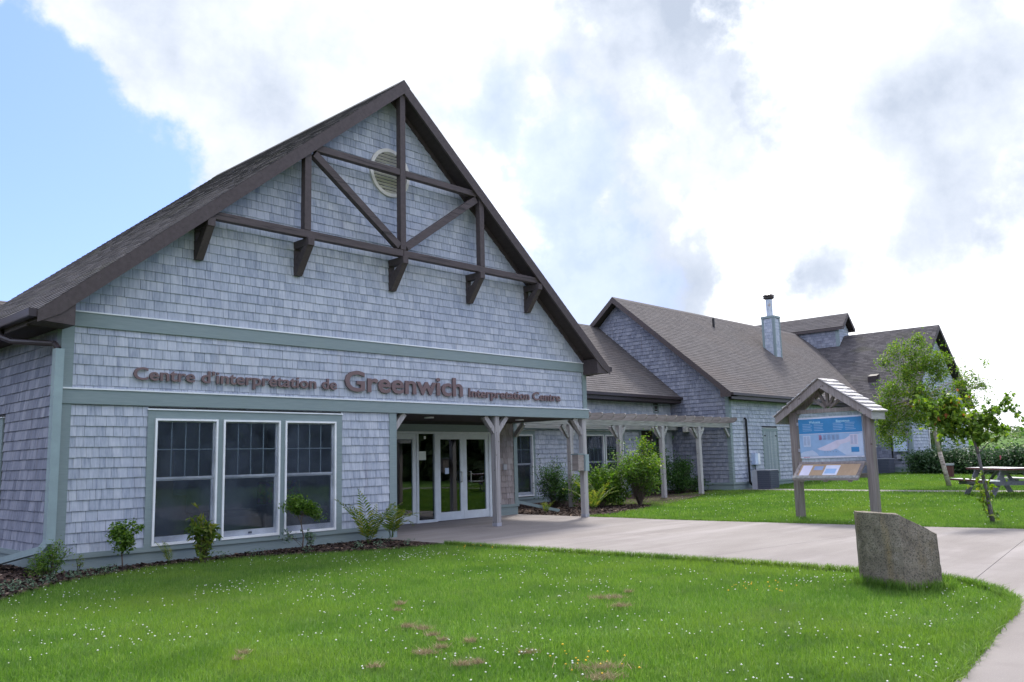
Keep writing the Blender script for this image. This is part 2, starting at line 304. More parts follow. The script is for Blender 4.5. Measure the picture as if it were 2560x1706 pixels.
M['bark'] = material('brown_twig_bark', [(0.3, (0.06, 0.045, 0.035)), (0.7, (0.14, 0.11, 0.09))], scale=(4, 4, 1), noise=8, rough=0.9)
M['bark_grey'] = material('grey_sapling_bark', [(0.3, (0.085, 0.08, 0.085)), (0.7, (0.16, 0.15, 0.155))], scale=(6, 6, 1.5), noise=6, rough=0.9)
M['bark_pale'] = material('pale_flecked_birch_bark', [(0.34, (0.13, 0.10, 0.09)), (0.48, (0.36, 0.31, 0.28)), (0.7, (0.52, 0.47, 0.43))], scale=(2, 2, 7), noise=3, rough=0.85)
M['pink'] = flat('pink_rose_bloom', (0.6, 0.12, 0.22), 0.6)
M['whiteflower'] = flat('white_rose_bloom', (0.7, 0.7, 0.68), 0.6)
M['kwood'] = material('kiosk_weathered_timber', [(0.25, (0.15, 0.125, 0.12)), (0.55, (0.255, 0.225, 0.22)), (0.85, (0.34, 0.31, 0.305))], scale=(20, 20, 1.0), noise=1.2, tone=0.3, rough=0.9, bump=0.25, bump_dist=0.004, speck=[(9, 0.72, (0.07, 0.05, 0.04), 0.8)])
M['kshake'] = material('silver_cedar_shake', [(0.2, (0.36, 0.34, 0.34)), (0.6, (0.52, 0.50, 0.50)), (0.9, (0.62, 0.60, 0.60))], scale=(3, 16, 16), noise=1.2, tone=0.5, rough=0.75, spec=0.4)
M['ktan'] = material('tan_plywood_desk', [(0.3, (0.36, 0.25, 0.16)), (0.7, (0.44, 0.32, 0.21))], scale=(1, 6, 6), noise=1.5, rough=0.7)
M['map_blue'] = flat('printed_sky_blue', (0.06, 0.25, 0.53), 0.35)
M['map_pale'] = flat('printed_pale_blue', (0.30, 0.46, 0.70), 0.35)
M['map_land'] = flat('printed_pale_pink_land', (0.62, 0.60, 0.74), 0.35)
M['map_sand'] = flat('printed_pale_blue_grey_land', (0.50, 0.60, 0.78), 0.35)
M['map_white'] = flat('printed_white_margin', (0.66, 0.68, 0.80), 0.35)
M['map_text'] = flat('printed_grey_text', (0.26, 0.34, 0.52), 0.5)
M['map_red'] = flat('printed_red_mark', (0.45, 0.08, 0.15), 0.5)
M['map_type'] = flat('printed_white_type', (0.45, 0.70, 0.85), 0.5)
M['table_top'] = material('glare_white_table_plank', [(0.3, (0.74, 0.72, 0.72)), (0.7, (0.82, 0.81, 0.81))], scale=(2, 2, 2), noise=4, rough=0.35, spec=0.5)  # white glare on the planks is put into this colour
M['table_red'] = flat('dark_red_painted_edge', (0.10, 0.04, 0.04), 0.7)
M['table_leg'] = material('blue_grey_weathered_leg', [(0.3, (0.12, 0.125, 0.16)), (0.7, (0.21, 0.215, 0.26))], scale=(6, 6, 6), noise=3, rough=0.8)

def glass_mat(name='window_glass', ior=1.55):
    m = bpy.data.materials.new(name); m.use_nodes = True; nt = m.node_tree; N = nt.nodes; L = nt.links; N.clear()
    out = N.new('ShaderNodeOutputMaterial'); g = N.new('ShaderNodeBsdfGlossy'); g.inputs['Roughness'].default_value = 0.0; g.inputs['Color'].default_value = (0.9, 0.95, 1, 1)
    t = N.new('ShaderNodeBsdfTransparent'); t.inputs['Color'].default_value = (0.62, 0.68, 0.72, 1)
    fr = N.new('ShaderNodeFresnel'); fr.inputs['IOR'].default_value = ior
    nz = N.new('ShaderNodeTexNoise'); nz.inputs['Scale'].default_value = 1.3; tc = N.new('ShaderNodeTexCoord'); L.new(tc.outputs['Object'], nz.inputs['Vector'])
    bp = N.new('ShaderNodeBump'); bp.inputs['Strength'].default_value = 0.05; bp.inputs['Distance'].default_value = 0.02; L.new(nz.outputs['Fac'], bp.inputs['Height']); L.new(bp.outputs[0], g.inputs['Normal'])
    ms = N.new('ShaderNodeMixShader'); L.new(fr.outputs[0], ms.inputs[0]); L.new(t.outputs[0], ms.inputs[1]); L.new(g.outputs[0], ms.inputs[2]); L.new(ms.outputs[0], out.inputs[0])
    return m
M['glass'] = glass_mat(); M['glass_door'] = glass_mat('tinted_door_glass', 2.1)
def screen_mat():  # window screen sheet; its grey veil and mottling stand in for glass reflections
    m = bpy.data.materials.new('reflection_screen_mesh'); m.use_nodes = True; nt = m.node_tree; N = nt.nodes; L = nt.links; N.clear()
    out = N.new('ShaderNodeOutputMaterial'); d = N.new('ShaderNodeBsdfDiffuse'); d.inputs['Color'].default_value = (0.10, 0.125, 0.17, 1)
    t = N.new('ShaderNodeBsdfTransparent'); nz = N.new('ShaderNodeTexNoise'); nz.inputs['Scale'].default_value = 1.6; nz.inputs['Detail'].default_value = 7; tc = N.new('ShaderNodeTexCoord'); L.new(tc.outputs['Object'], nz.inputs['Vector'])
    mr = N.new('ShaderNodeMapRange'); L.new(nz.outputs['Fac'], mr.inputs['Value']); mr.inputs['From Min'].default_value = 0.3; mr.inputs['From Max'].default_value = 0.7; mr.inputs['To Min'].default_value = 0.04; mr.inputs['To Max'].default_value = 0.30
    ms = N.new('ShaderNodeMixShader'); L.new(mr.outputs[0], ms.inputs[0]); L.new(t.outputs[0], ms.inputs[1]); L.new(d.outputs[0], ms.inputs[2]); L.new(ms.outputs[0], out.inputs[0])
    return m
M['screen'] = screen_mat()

def ground_mat():
    m = material('lawn_and_meadow_ground', [(0.3, (0.05, 0.10, 0.018)), (0.6, (0.080, 0.155, 0.03)), (0.85, (0.12, 0.19, 0.045))], noise=1.2, detail=10, rough=0.95, spec=0.1, patch=[(14.0, 0.5, 0.7, (0.03, 0.06, 0.012), 0.6), (0.25, 0.5, 0.7, (0.09, 0.13, 0.03), 0.5)])
    return m
M['ground'] = ground_mat()

# ------------------------------------------------------------------ ground
def gz(x, y):
    x = np.asarray(x, dtype=float); y = np.asarray(y, dtype=float)
    s = np.maximum(0.0, x - 17.7); f = np.clip((16.5 - y) / 10.5, 0.05, 1.1)
    return -1.478 + 0.024 * f * np.minimum(s, 8.0) + (0.011 + 0.009 * np.clip((y - 9) / 5, 0, 1)) * np.clip(s - 8.0, 0, 27) + 0.034 * np.clip(s - 35.0, 0, 100)
def gzf(x, y): return float(gz(x, y))
def make_ground():
    xs = np.concatenate([[-900, -400, -200, -100, -50], np.arange(-30, 17.6, 4.0), [17.7], np.arange(18.5, 60, 1.5), np.arange(60, 200, 8), [220, 300, 450, 700, 1100]])
    ys = np.concatenate([[-900, -500, -250, -120, -60], np.arange(-40, 60, 3.0), [60, 80, 110, 160, 250, 400, 700, 1100]])
    X, Y = np.meshgrid(xs, ys, indexing='ij'); Z = gz(X, Y)
    far = X > 60
    Z = Z + np.where(far, 0.25 * np.sin(X * 0.07 + 1.3) * np.sin(Y * 0.09) , 0)
    V = np.stack([X, Y, Z], -1).reshape(-1, 3); ny = len(ys)
    F = []
    for i in range(len(xs) - 1):
        for j in range(ny - 1): F.append((i * ny + j, (i + 1) * ny + j, (i + 1) * ny + j + 1, i * ny + j + 1))
    o = np_mesh('ground', V, F, M['ground'], kind='structure'); o.data.shade_smooth()
make_ground()

EDGE = [(10.40, 12.90), (10.38, 11.56), (10.40, 10.64), (10.45, 9.73), (10.47, 8.77), (10.52, 7.99), (10.57, 7.24), (10.60, 6.52), (10.63, 5.87), (10.63, 5.25), (10.62, 4.65),
        (10.64, 4.2), (10.60, 3.42), (10.33, 2.94), (9.94, 2.58), (9.34, 2.27), (8.6, 2.13), (7.95, 2.09), (6.88, 1.95), (6.2, 1.88), (4.5, 1.80), (0, 1.7), (-9, 1.6)]
FAR = [(17.04, 13.60), (17.10, 12.43), (17.02, 11.59), (17.05, 10.45), (17.10, 9.39), (17.20, 7.95), (17.30, 6.92), (17.42, 5.46), (17.62, 4.04), (17.8, 2.4), (17.9, -1), (17.9, -5)]
ZP = -1.455
def poly_slab(name, poly, z, th, mat, parent=None, **k):
    b = MB(); b.prism([(x, y, z - th) for x, y in poly], (0, 0, th)); return b.build(name, mat, parent, **k)
pave_poly = [(10.81, 16.0), (10.81, 13.52), (10.40, 13.5)] + EDGE + [(-9, -5)] + list(reversed(FAR)) + [(17.02, 13.62), (17.02, 16.0)]
def clip_half(poly, p, n):
    """keep the part of the polygon where dot(q-p, n) >= 0"""
    out = []; m = len(poly)
    for i in range(m):
        a = poly[i]; b = poly[(i + 1) % m]
        da = (a[0] - p[0]) * n[0] + (a[1] - p[1]) * n[1]; db = (b[0] - p[0]) * n[0] + (b[1] - p[1]) * n[1]
        if da >= 0: out.append(a)
        if (da > 0 and db < 0) or (da < 0 and db > 0):
            t = da / (da - db); out.append((a[0] + t * (b[0] - a[0]), a[1] + t * (b[1] - a[1])))
    return out
def pavement():
    rt = bpy.data.objects.new('pavement', None); C.objects.link(rt); rt['kind'] = 'structure'; BASE[rt.name] = Vector((0, 0, 0))
    d = Vector((3.45, -0.50)).normalized(); n = (-d.y, d.x)
    cuts = [((10.6, 13.75), (0, 1)), ((12.16, 10.02), n), ((10.76, 6.70), n)]
    g = 0.004; rest = pave_poly; bands = []
    for p, nn in cuts:
        up = clip_half(rest, (p[0] + nn[0] * g, p[1] + nn[1] * g), nn); bands.append(up)
        rest = clip_half(rest, (p[0] - nn[0] * g, p[1] - nn[1] * g), (-nn[0], -nn[1]))
    east = clip_half(rest, (9.343, 0), (1, 0)); west = clip_half(rest, (9.337, 0), (-1, 0))
    nn = (-0.12, 0.993); bands += [clip_half(east, (10.33, 2.944), nn), clip_half(east, (10.33, 2.936), (-nn[0], -nn[1])), clip_half(west, (4.0, 0), (1, 0)), clip_half(west, (3.992, 0), (-1, 0))]
    for pc in bands: poly_slab('slab', pc, ZP, 0.10, M['concrete'], rt)
    return rt
pavement()
MULCH_L = [(-6, 9.6), (0, 10.0), (2.0, 10.6), (3.22, 11.27), (3.76, 11.84), (4.28, 12.29), (4.95, 12.62), (5.70, 12.90), (6.42, 12.98), (7.18, 12.85), (8.03, 12.42), (8.63, 12.04), (9.28, 11.70), (9.95, 11.60), (10.36, 11.64)]
MULCH_R = [(17.06, 13.62), (17.8, 13.60), (18.45, 13.62), (19.6, 13.80), (20.6, 14.05), (21.5, 14.6), (21.95, 15.3), (21.7, 15.75), (21.0, 16.05), (21.3, 16.75), (23.0, 17.0), (26.5, 17.2), (29.9, 17.2)]
def bed(poly, back, name):
    # gently mounded sheet of bark
    full = poly + back
    b = bmesh.new(); vs = [b.verts.new((x, y, gzf(x, y) + 0.012)) for x, y in full]; f = b.faces.new(vs)
    bmesh.ops.triangulate(b, faces=[f])
    me = bpy.data.meshes.new(name); b.to_mesh(me); b.free(); me.materials.append(M['soil'])
    o = bpy.data.objects.new(name, me); C.objects.link(o); o['kind'] = 'structure'; return full
bedL = bed(MULCH_L, [(10.36, 13.49), (4.49, 13.49), (4.49, 30), (-6, 30)], 'mulch_bed')
bedR = bed(MULCH_R, [(29.9, 19.26), (17.06, 19.26)], 'mulch_bed')
def inpoly(px, py, poly):
    px = np.asarray(px); py = np.asarray(py); c = np.zeros(px.shape, bool); n = len(poly)
    for i in range(n):
        x0, y0 = poly[i]; x1, y1 = poly[i - 1]
        if y0 == y1: continue
        c ^= ((y0 > py) != (y1 > py)) & (px < (x1 - x0) * (py - y0) / (y1 - y0) + x0)
    return c
# narrow far path
PATH = [(30.6, 16.5), (29.9, 14.3), (29.2, 11.6), (28.5, 9.0), (27.9, 6.5), (27.4, 3.5), (27.2, 0), (27.1, -6)]
def far_path():
    L_ = []; R_ = []
    for i, (x, y) in enumerate(PATH):
        L_.append((x - 0.45, y)); R_.append((x + 0.45, y))
    V = []; F = []
    for a, b in zip(L_, R_): V += [(a[0], a[1], gzf(*a) + 0.02), (b[0], b[1], gzf(*b) + 0.02)]
    for i in range(len(L_) - 1): F.append((2 * i, 2 * i + 1, 2 * i + 3, 2 * i + 2))
    o = np_mesh('footpath', V, F, M['concrete'], kind='structure')
far_path()
b = MB(); b.box(10.365, 10.40, 11.6, 13.48, -1.50, -1.435); tag(b.build('edging_board', M['rafter']), 'dark timber edging board between the mulch bed and the concrete', 'edging')

# ------------------------------------------------------------------ cladding
def intervals(poly, v):
    xs = []
    n = len(poly)
    for i in range(n):
        (u0, v0), (u1, v1) = poly[i], poly[(i + 1) % n]
        if (v0 <= v < v1) or (v1 <= v < v0): xs.append(u0 + (u1 - u0) * (v - v0) / (v1 - v0))
    xs.sort(); return [(xs[i], xs[i + 1]) for i in range(0, len(xs) - 1, 2)]
def clad(O, U, V, Nn, poly, holes, exp, wmin, wmax, butt, v0, v1, gap=0.0045, jit=0.003, tlo=0.0, thi=1.0, skew=0.0):
    """shingle pieces over a planar polygon; each is (8 corners, tone, centre)"""
    O, U, V, Nn = map(Vector, (O, U, V, Nn)); out = []
    k = 0; v = v0
    while v < v1:
        vt = min(v + exp, v1) + 0.0
        ib = intervals(poly, v + 1e-4); it = intervals(poly, min(vt, v1 - 2e-4))
        if len(ib) == 0 and len(it) == 0: v += exp; continue
        if not it: it = [((a + b_) / 2, (a + b_) / 2) for a, b_ in ib]
        if not ib: ib = it
        for (a0, b0), (a1, b1) in zip(ib, it):
            A = min(a0, a1); B = max(b0, b1)
            segs = [(A, B)]
            for h in holes:
                if h[2] < (v + vt) / 2 < h[3]:
                    ns = []
                    for s in segs:
                        if h[1] <= s[0] or h[0] >= s[1]: ns.append(s); continue
                        if h[0] > s[0]: ns.append((s[0], h[0]))
                        if h[1] < s[1]: ns.append((h[1], s[1]))
                    segs = ns
            for sa, sb in segs:
                u = sa - rng.random() * wmax * 0.8
                while u < sb:
                    w = rng.uniform(wmin, wmax)
                    x0 = max(u, sa); x1 = min(u + w, sb); u += w + gap
                    if x1 - x0 < 0.008: continue
                    q0b = min(max(x0, a0), b0); q1b = min(max(x1, a0), b0); q0t = min(max(x0, a1), b1); q1t = min(max(x1, a1), b1)
                    if q1b - q0b < 0.004 and q1t - q0t < 0.004: continue
                    j = rng.uniform(-jit, jit); bt = butt * rng.uniform(1.0, 1.5); vb = v + j; sk = rng.uniform(-skew, skew)
                    vtt = vt + 0.012 if vt < v1 - 1e-6 else vt
                    P = lambda uu, vv, nn: O + U * uu + V * vv + Nn * nn
                    c = [P(q0b, vb - sk, 0), P(q1b, vb + sk, 0), P(q1b, vb + sk, bt), P(q0b, vb - sk, bt), P(q0t, vtt, 0.001), P(q1t, vtt, 0.001)]
                    t = rng.uniform(tlo, thi)
                    if rng.random() < 0.06: t *= 0.4
                    out.append((c, t))
        v += exp; k += 1
    return out
def piece(mb, c, t):
    n = len(mb.v); mb.v += [tuple(q) for q in c]
    for f in ((0, 1, 2, 3), (3, 2, 5, 4), (0, 3, 4), (1, 5, 2)): mb.f.append(tuple(n + i for i in f)); mb.t.append(t)
def lay(pieces, mat, parent, name='shingle', singles=0, near=(0, 0, 0), keyf=None):
    """the pieces nearest the camera as objects, the rest joined"""
    if singles:
        key = keyf or (lambda p: sum(p[0], Vector()).length)
        pieces = sorted(pieces, key=key)
        for c, t in pieces[:singles]:
            b = MB(); piece(b, c, t); b.build(name, mat, parent)
    rest = pieces[singles:]
    if rest:
        b = MB()
        for c, t in rest: piece(b, c, t)
        b.build(name, mat, parent, kind='stuff')

# ------------------------------------------------------------------ the building
XC = 10.71; SL = 0.8343
bld = root('visitor_centre', 'long cedar-shingled centre with steep brown roofs and a timber truss gable', 'building', (10.7, 13.5, -1.48))
YF = 13.5; ZT = -1.20; ZB = -1.60
# --- main front wing: facade wall
fac_poly = [(4.5, ZB), (10.81, ZB), (10.81, 1.02), (17.02, 1.02), (17.02, 2.30), (XC, 7.70), (4.5, 2.52), (4.5, ZB)][:-1]
def roofz(x): return 7.90 - SL * abs(x - XC)
def gable_wall():
    b = MB()   # wall slabs 0.12 thick round the window openings, sheathing colour
    y0, y1 = 13.5, 13.62
    def pr(pts): b.prism([(x, y0, z) for x, z in pts], (0, y1 - y0, 0))
    pr([(4.5, 0.84), (17.02, 0.84 + 0.2), (17.02, roofz(17.02) - 0.25), (XC, 7.62), (4.5, roofz(4.5) - 0.25)][0:1] + [(10.81, 0.84), (10.81, 1.02), (17.02, 1.02), (17.02, roofz(17.02) - 0.24), (XC, 7.62), (4.5, roofz(4.5) - 0.24)])
    pr([(4.5, ZB), (5.93, ZB), (5.93, 0.84), (4.5, 0.84)]); pr([(9.37, ZB), (10.81, ZB), (10.81, 0.84), (9.37, 0.84)])
    pr([(5.93, ZB), (9.37, ZB), (9.37, ZT), (5.93, ZT)]); pr([(6.99, ZT), (7.10, ZT), (7.10, 0.84), (6.99, 0.84)]); pr([(8.18, ZT), (8.29, ZT), (8.29, 0.84), (8.18, 0.84)])
    return b.build('front_wall', M['sheath'], bld)
front_wall = gable_wall()
EXP = 0.158
low = [(4.64, ZT), (10.68, ZT), (10.68, 1.01), (4.64, 1.01)]
mid = [(4.64, 1.225), (16.88, 1.225), (16.88, 2.19), (4.64, 2.19)]
z_at = lambda z: (7.90 - z) / SL
upp = [(4.6, 2.40), (16.9, 2.40), (XC + z_at(2.40) - 0.20, 2.40), (XC, 7.74), (XC - z_at(2.40) + 0.20, 2.40)]
upp = [(XC - z_at(2.40) + 0.22, 2.40), (XC + z_at(2.40) - 0.22, 2.40), (XC, 7.72)]
upp = [(max(upp[0][0], 4.52), 2.40), (min(upp[1][0], 16.98), 2.40), (16.98, 2.46), (XC, 7.72), (4.52, 2.46)]
fo = (0, YF, 0); fu = (1, 0, 0); fv = (0, 0, 1); fn = (0, -1, 0)
p_low = clad(fo, fu, fv, fn, low, [(5.82, 9.51, -1.3, 0.97)], EXP, 0.075, 0.205, 0.015, ZT - 0.02, 1.01)
p_mid = clad(fo, fu, fv, fn, mid, [], EXP, 0.075, 0.205, 0.014, 1.225 - 0.09, 2.19)
p_upp = clad(fo, fu, fv, fn, upp, [], EXP, 0.075, 0.205, 0.014, 2.405, 7.70)
p_low = [p for p in p_low]; 
def clampz(pcs, lo):
    out = []
    for c, t in pcs:
        for i in (0, 1, 2, 3):
            if c[i].z < lo: c[i].z = lo
        out.append((c, t))
    return out
lay(clampz(p_low, ZT), M['shingle'], front_wall, singles=0) if False else None
SINGLES = 230
lay(clampz(p_low, ZT) , M['shingle'], front_wall, singles=SINGLES)
lay(clampz(p_mid, 1.226) + p_upp, M['shingle'], front_wall, singles=0)
# --- west side wall of the front wing
west_wall = MB(); west_wall.box(4.5, 4.62, 13.62, 20.5, ZB, 2.35); west_wall = west_wall.build('side_wall', M['sheath'], bld)
wp = clad((4.5, 0, 0), (0, 1, 0), (0, 0, 1), (-1, 0, 0), [(13.64, ZT), (20.5, ZT), (20.5, 2.36), (13.64, 2.36)], [(16.0, 17.6, -1.3, 0.97)], EXP, 0.075, 0.205, 0.016, ZT - 0.02, 2.36)
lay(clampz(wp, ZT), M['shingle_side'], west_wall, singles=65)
def part(name, mat, f, parent=None, **k):
    b = MB(); b.cur = rng.random(); f(b); return b.build(name, mat, parent or bld, **k)
# trims of the facade
T = 0.028
def bx(*a): return lambda b: b.box(*a)
part('corner_board', M['trim'], bx(4.5 - T, 4.655, YF - T, YF - 0.001, ZT, 2.18))
part('corner_board', M['trim'], bx(4.5 - T, 4.499, YF, YF + 0.15, ZT, 2.2))
part('corner_board', M['trim'], bx(16.89, 17.05, YF - T, YF - 0.001, 1.245, 2.18))
part('corner_board', M['trim'], bx(17.021, 17.05, YF, YF + 0.15, 1.245, 2.4))
part('band_board', M['trim'], bx(4.53, 17.03, YF - T - 0.012, YF - 0.001, 2.185, 2.40))
part('band_flashing', M['cap'], bx(4.53, 17.03, YF - T - 0.03, YF - 0.002, 2.402, 2.424))
part('band_board', M['trim'], bx(4.50 - T - 0.004, 17.08, YF - T - 0.02, YF - 0.001, 1.005, 1.222))
part('band_flashing', M['cap'], bx(4.50 - T - 0.004, 17.08, YF - T - 0.038, YF - 0.002, 1.224, 1.247))
part('corner_board', M['trim'], bx(10.66, 10.812, YF - T, YF - 0.001, ZB, 1.003))
part('corner_board', M['trim'], bx(10.813, 10.84, YF - T, YF + 0.15, ZB, 1.003))
part('water_table', M['trim'], bx(4.5 - T - 0.014, 10.658, YF - T - 0.014, YF - 0.001, ZT - 0.078, ZT))
part('water_table', M['trim'], bx(4.5 - T - 0.014, 4.498, YF + 0.001, 20.5, ZT - 0.078, ZT))
part('base_board', M['trim'], bx(4.5 - 0.012, 10.658, YF - 0.014, YF - 0.001, ZB, ZT - 0.08))
part('base_board', M['trim'], bx(4.5 - 0.014, 4.499, YF + 0.001, 20.5, ZB, ZT - 0.08))
# --- porch beam behind the band, ceiling and recess
part('porch_beam', M['trim'], bx(10.842, 17.04, YF + 0.001, YF + 0.15, 1.006, 1.02))
part('porch_side_beam', M['trim'], bx(16.9, 17.05, YF + 0.152, 15.99, 1.006, 1.24))
side = MB(); side.box(16.93, 17.03, YF + 0.15, 20.5, 1.25, 2.30); side.box(16.93, 17.03, 16.1, 20.5, ZB, 1.245); east_wall = side.build('side_wall', M['sheath'], bld)
lay(clad((17.03, 0, 0), (0, 1, 0), (0, 0, 1), (1, 0, 0), [(13.66, 1.25), (19.2, 1.25), (19.2, 2.3), (13.66, 2.3)], [], EXP, 0.075, 0.205, 0.014, 1.25, 2.3), M['shingle'], east_wall)
ceil = part('porch_ceiling', M['soffit'], bx(10.82, 16.895, YF + 0.152, 15.99, 1.03, 1.08))
for i in range(20):
    x0 = 10.83 + i * 0.303
    part('ceiling_board', M['soffit'], bx(x0, x0 + 0.297, YF + 0.156, 15.98, 1.012, 1.029), ceil)
for x in (12.6, 15.6): part('ceiling_light', M['white'], lambda b: b.tube((x, 14.5, 0.985), (x, 14.5, 1.011), 0.11, 0.11, 16))
part('recess_side_wall', M['trim'], bx(10.70, 10.81, YF + 0.12, 15.99, ZB, 1.01))
YR = 16.0
rec = MB(); rec.box(10.7, 17.03, YR + 0.001, YR + 0.10, 0.72, 1.25); rec.box(16.05, 17.03, YR + 0.001, YR + 0.10, ZB, 0.719); rec.box(10.7, 12.3, YR + 0.001, YR + 0.10, ZB, 0.719)
rec_wall = rec.build('entrance_wall', M['sheath'], bld)
lay(clad((0, YR, 0), fu, fv, fn, [(16.36, -1.17), (16.93, -1.17), (16.93, 1.0), (16.36, 1.0)], [], EXP * 0.975, 0.10, 0.19, 0.014, -1.17, 1.0), M['shingle_brown'], rec_wall, singles=0)
part('corner_board', M['trim'], bx(16.92, 17.06, YR - T, YR - 0.001, -1.17, 1.0)); part('corner_board', M['trim'], bx(17.032, 17.06, YR, YR + 0.14, -1.17, 1.0))
part('water_table', M['trim'], bx(16.36, 17.075, YR - T - 0.012, YR - 0.001, -1.24, -1.172)); part('base_board', M['trim'], bx(16.36, 17.045, YR - 0.012, YR - 0.001, ZB, -1.242))
part('door_surround', M['trim'], bx(12.3, 16.35, YR - T, YR - 0.001, 0.76, 0.935)); part('door_surround', M['trim'], bx(16.06, 16.35, YR - T, YR - 0.001, ZB, 0.757))
# storefront: frame, leaves, sidelight
def frame_rect(b, x0, x1, z0, z1, y0, y1, s, t, bt):
    b.box(x0, x0 + s, y0, y1, z0, z1); b.box(x1 - s, x1, y0, y1, z0, z1)
    b.box(x0 + s + 0.0005, x1 - s - 0.0005, y0, y1, z1 - t, z1); b.box(x0 + s + 0.0005, x1 - s - 0.0005, y0, y1, z0, z0 + bt)
fr_y0, fr_y1 = YR - 0.03, YR + 0.08
ef = part('entrance_frame', M['door'], lambda b: (b.box(12.3, 16.05, fr_y0, fr_y1, 0.70, 0.755), b.box(13.47, 13.535, fr_y0, fr_y1, ZP, 0.699), b.box(14.055, 14.14, fr_y0, fr_y1, ZP, 0.699), b.box(15.96, 16.05, fr_y0, fr_y1, ZP, 0.699), b.box(12.3, 12.36, fr_y0, fr_y1, ZP, 0.699),
      b.box(13.536, 14.054, fr_y0, fr_y1, ZP, -1.39)))
part('glass_pane', M['glass_door'], bx(13.536, 14.054, YR + 0.02, YR + 0.026, -1.389, 0.699), ef)
part('notice', M['paper'], bx(13.57, 13.80, YR + 0.012, YR + 0.016, 0.06, 0.27), ef)
part('notice', M['white'], bx(13.74, 13.80, YR + 0.012, YR + 0.016, 0.57, 0.64), ef)
def leaf(x0, x1, handle):
    d = part('door', M['door'], lambda b: frame_rect(b, x0, x1, ZP + 0.012, 0.695, YR - 0.01, YR + 0.04, 0.11, 0.13, 0.20))
    part('glass_pane', M['glass_door'], bx(x0 + 0.11, x1 - 0.11, YR + 0.012, YR + 0.018, ZP + 0.212, 0.565), d)
    if handle is not None:
        hx = handle; s = 1 if hx > (x0 + x1) / 2 else -1
        part('handle', M['chrome'], lambda b: (b.tube((hx, YR - 0.07, -0.26), (hx, YR - 0.07, -0.52), 0.012), b.tube((hx, YR - 0.07, -0.265), (hx + s * 0.0, YR - 0.01, -0.265), 0.012), b.tube((hx, YR - 0.07, -0.515), (hx, YR - 0.01, -0.515), 0.012)), d)
    return d
leaf(12.37, 13.465, None); dl = leaf(14.145, 15.045, 14.93); dr = leaf(15.05, 15.955, 15.25)
part('notice', M['map_sand'], bx(14.42, 14.55, YR + 0.006, YR + 0.010, -0.30, -0.15), dl)
part('doorbell', M['acgrey'], lambda b: (b.box(16.48, 16.62, YR - 0.05, YR - 0.016, -0.25, -0.10),))
# interior lobby behind the doors and room behind the windows
def room(x0, x1, y0, y1, z0, z1, nm):
    b = MB(); b.box(x0, x1, y1, y1 + 0.05, z0, z1); b.box(x0 - 0.05, x0, y0, y1, z0, z1); b.box(x1, x1 + 0.05, y0, y1, z0, z1); b.box(x0, x1, y0, y1, z1, z1 + 0.05)
    o = b.build(nm, M['inside'], bld); part('interior_floor', M['inside_floor'], bx(x0, x1, y0, y1, z0 - 0.05, z0), o); return o
lobby = room(12.3, 16.9, 16.11, 19.0, -1.45, 1.0, 'lobby_wall')
part('lobby_counter', M['tan'], bx(12.6, 13.4, 17.9, 18.6, -1.45, -0.4), lobby); part('lobby_panel', M['paper'], bx(15.2, 16.2, 18.6, 18.7, -0.8, 0.5), lobby)
hall = room(5.0, 10.6, 13.66, 18.0, -1.44, 1.0, 'room_wall')
part('display_column', M['tan'], bx(6.45, 6.78, 14.6, 14.9, -1.0, 0.35), hall)
part('display_plinth', M['tan'], bx(6.9, 7.5, 15.6, 16.0, -1.44, -0.5), hall)
part('drawings_board', M['poster'], bx(8.95, 9.9, 15.5, 15.56, -0.75, -0.30), hall)
part('display_table', M['inside_floor'], bx(7.4, 8.9, 15.4, 16.3, -0.95, -0.85), hall)
# windows
def window(x0, x1, z0, z1, Y, cols=4, mid_z=None, names='window'):
    w = 0.032
    win = part('window', M['white'], lambda b: frame_rect(b, x0, x1, z0, z1, Y - 0.055, Y + 0.03, w, w, w + 0.006))
    mz = mid_z if mid_z is not None else (z0 + z1) / 2
    gx0, gx1 = x0 + w, x1 - w
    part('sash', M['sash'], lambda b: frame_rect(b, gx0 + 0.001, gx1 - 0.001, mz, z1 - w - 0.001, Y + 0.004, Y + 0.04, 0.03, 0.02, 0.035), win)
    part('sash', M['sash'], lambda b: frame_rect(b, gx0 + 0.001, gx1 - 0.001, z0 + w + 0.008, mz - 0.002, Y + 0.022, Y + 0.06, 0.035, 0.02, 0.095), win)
    gu0, gu1, gv0, gv1 = gx0 + 0.031, gx1 - 0.031, mz + 0.036, z1 - w - 0.022
    part('glass_pane', M['glass'], bx(gu0, gu1, Y + 0.024, Y + 0.029, gv0, gv1), win)
    part('glass_pane', M['glass'], bx(gx0 + 0.036, gx1 - 0.036, Y + 0.043, Y + 0.048, z0 + w + 0.104, mz - 0.023), win)
    for i in range(1, cols):
        x = gu0 + (gu1 - gu0) * i / cols
        part('muntin', M['muntin'], bx(x - 0.008, x + 0.008, Y + 0.012, Y + 0.022, gv0, gv1), win)
    part('reflection_screen', M['screen'], bx(gx0 + 0.002, gx1 - 0.002, Y - 0.022, Y - 0.020, z0 + w + 0.01, z1 - w - 0.002), win)
    zm = (gv0 + gv1) / 2
    part('muntin', M['muntin'], bx(gu0, gu1, Y + 0.010, Y + 0.0115, zm - 0.008, zm + 0.008), win)
    return win
for a, b_ in ((5.925, 6.995), (7.095, 8.185), (8.285, 9.375)): window(a, b_, -1.198, 0.805, YF, 4, -0.165)
ws = part('window_surround', M['trim'], lambda b: (b.box(5.81, 5.924, YF - T, YF - 0.001, ZT + 0.002, 0.938), b.box(9.376, 9.52, YF - T, YF - 0.001, ZT + 0.002, 0.938), b.box(5.925, 9.375, YF - T, YF - 0.001, 0.807, 0.938),
     b.box(6.996, 7.094, YF - T, YF - 0.001, ZT + 0.002, 0.806), b.box(8.186, 8.284, YF - T, YF - 0.001, ZT + 0.002, 0.806)))
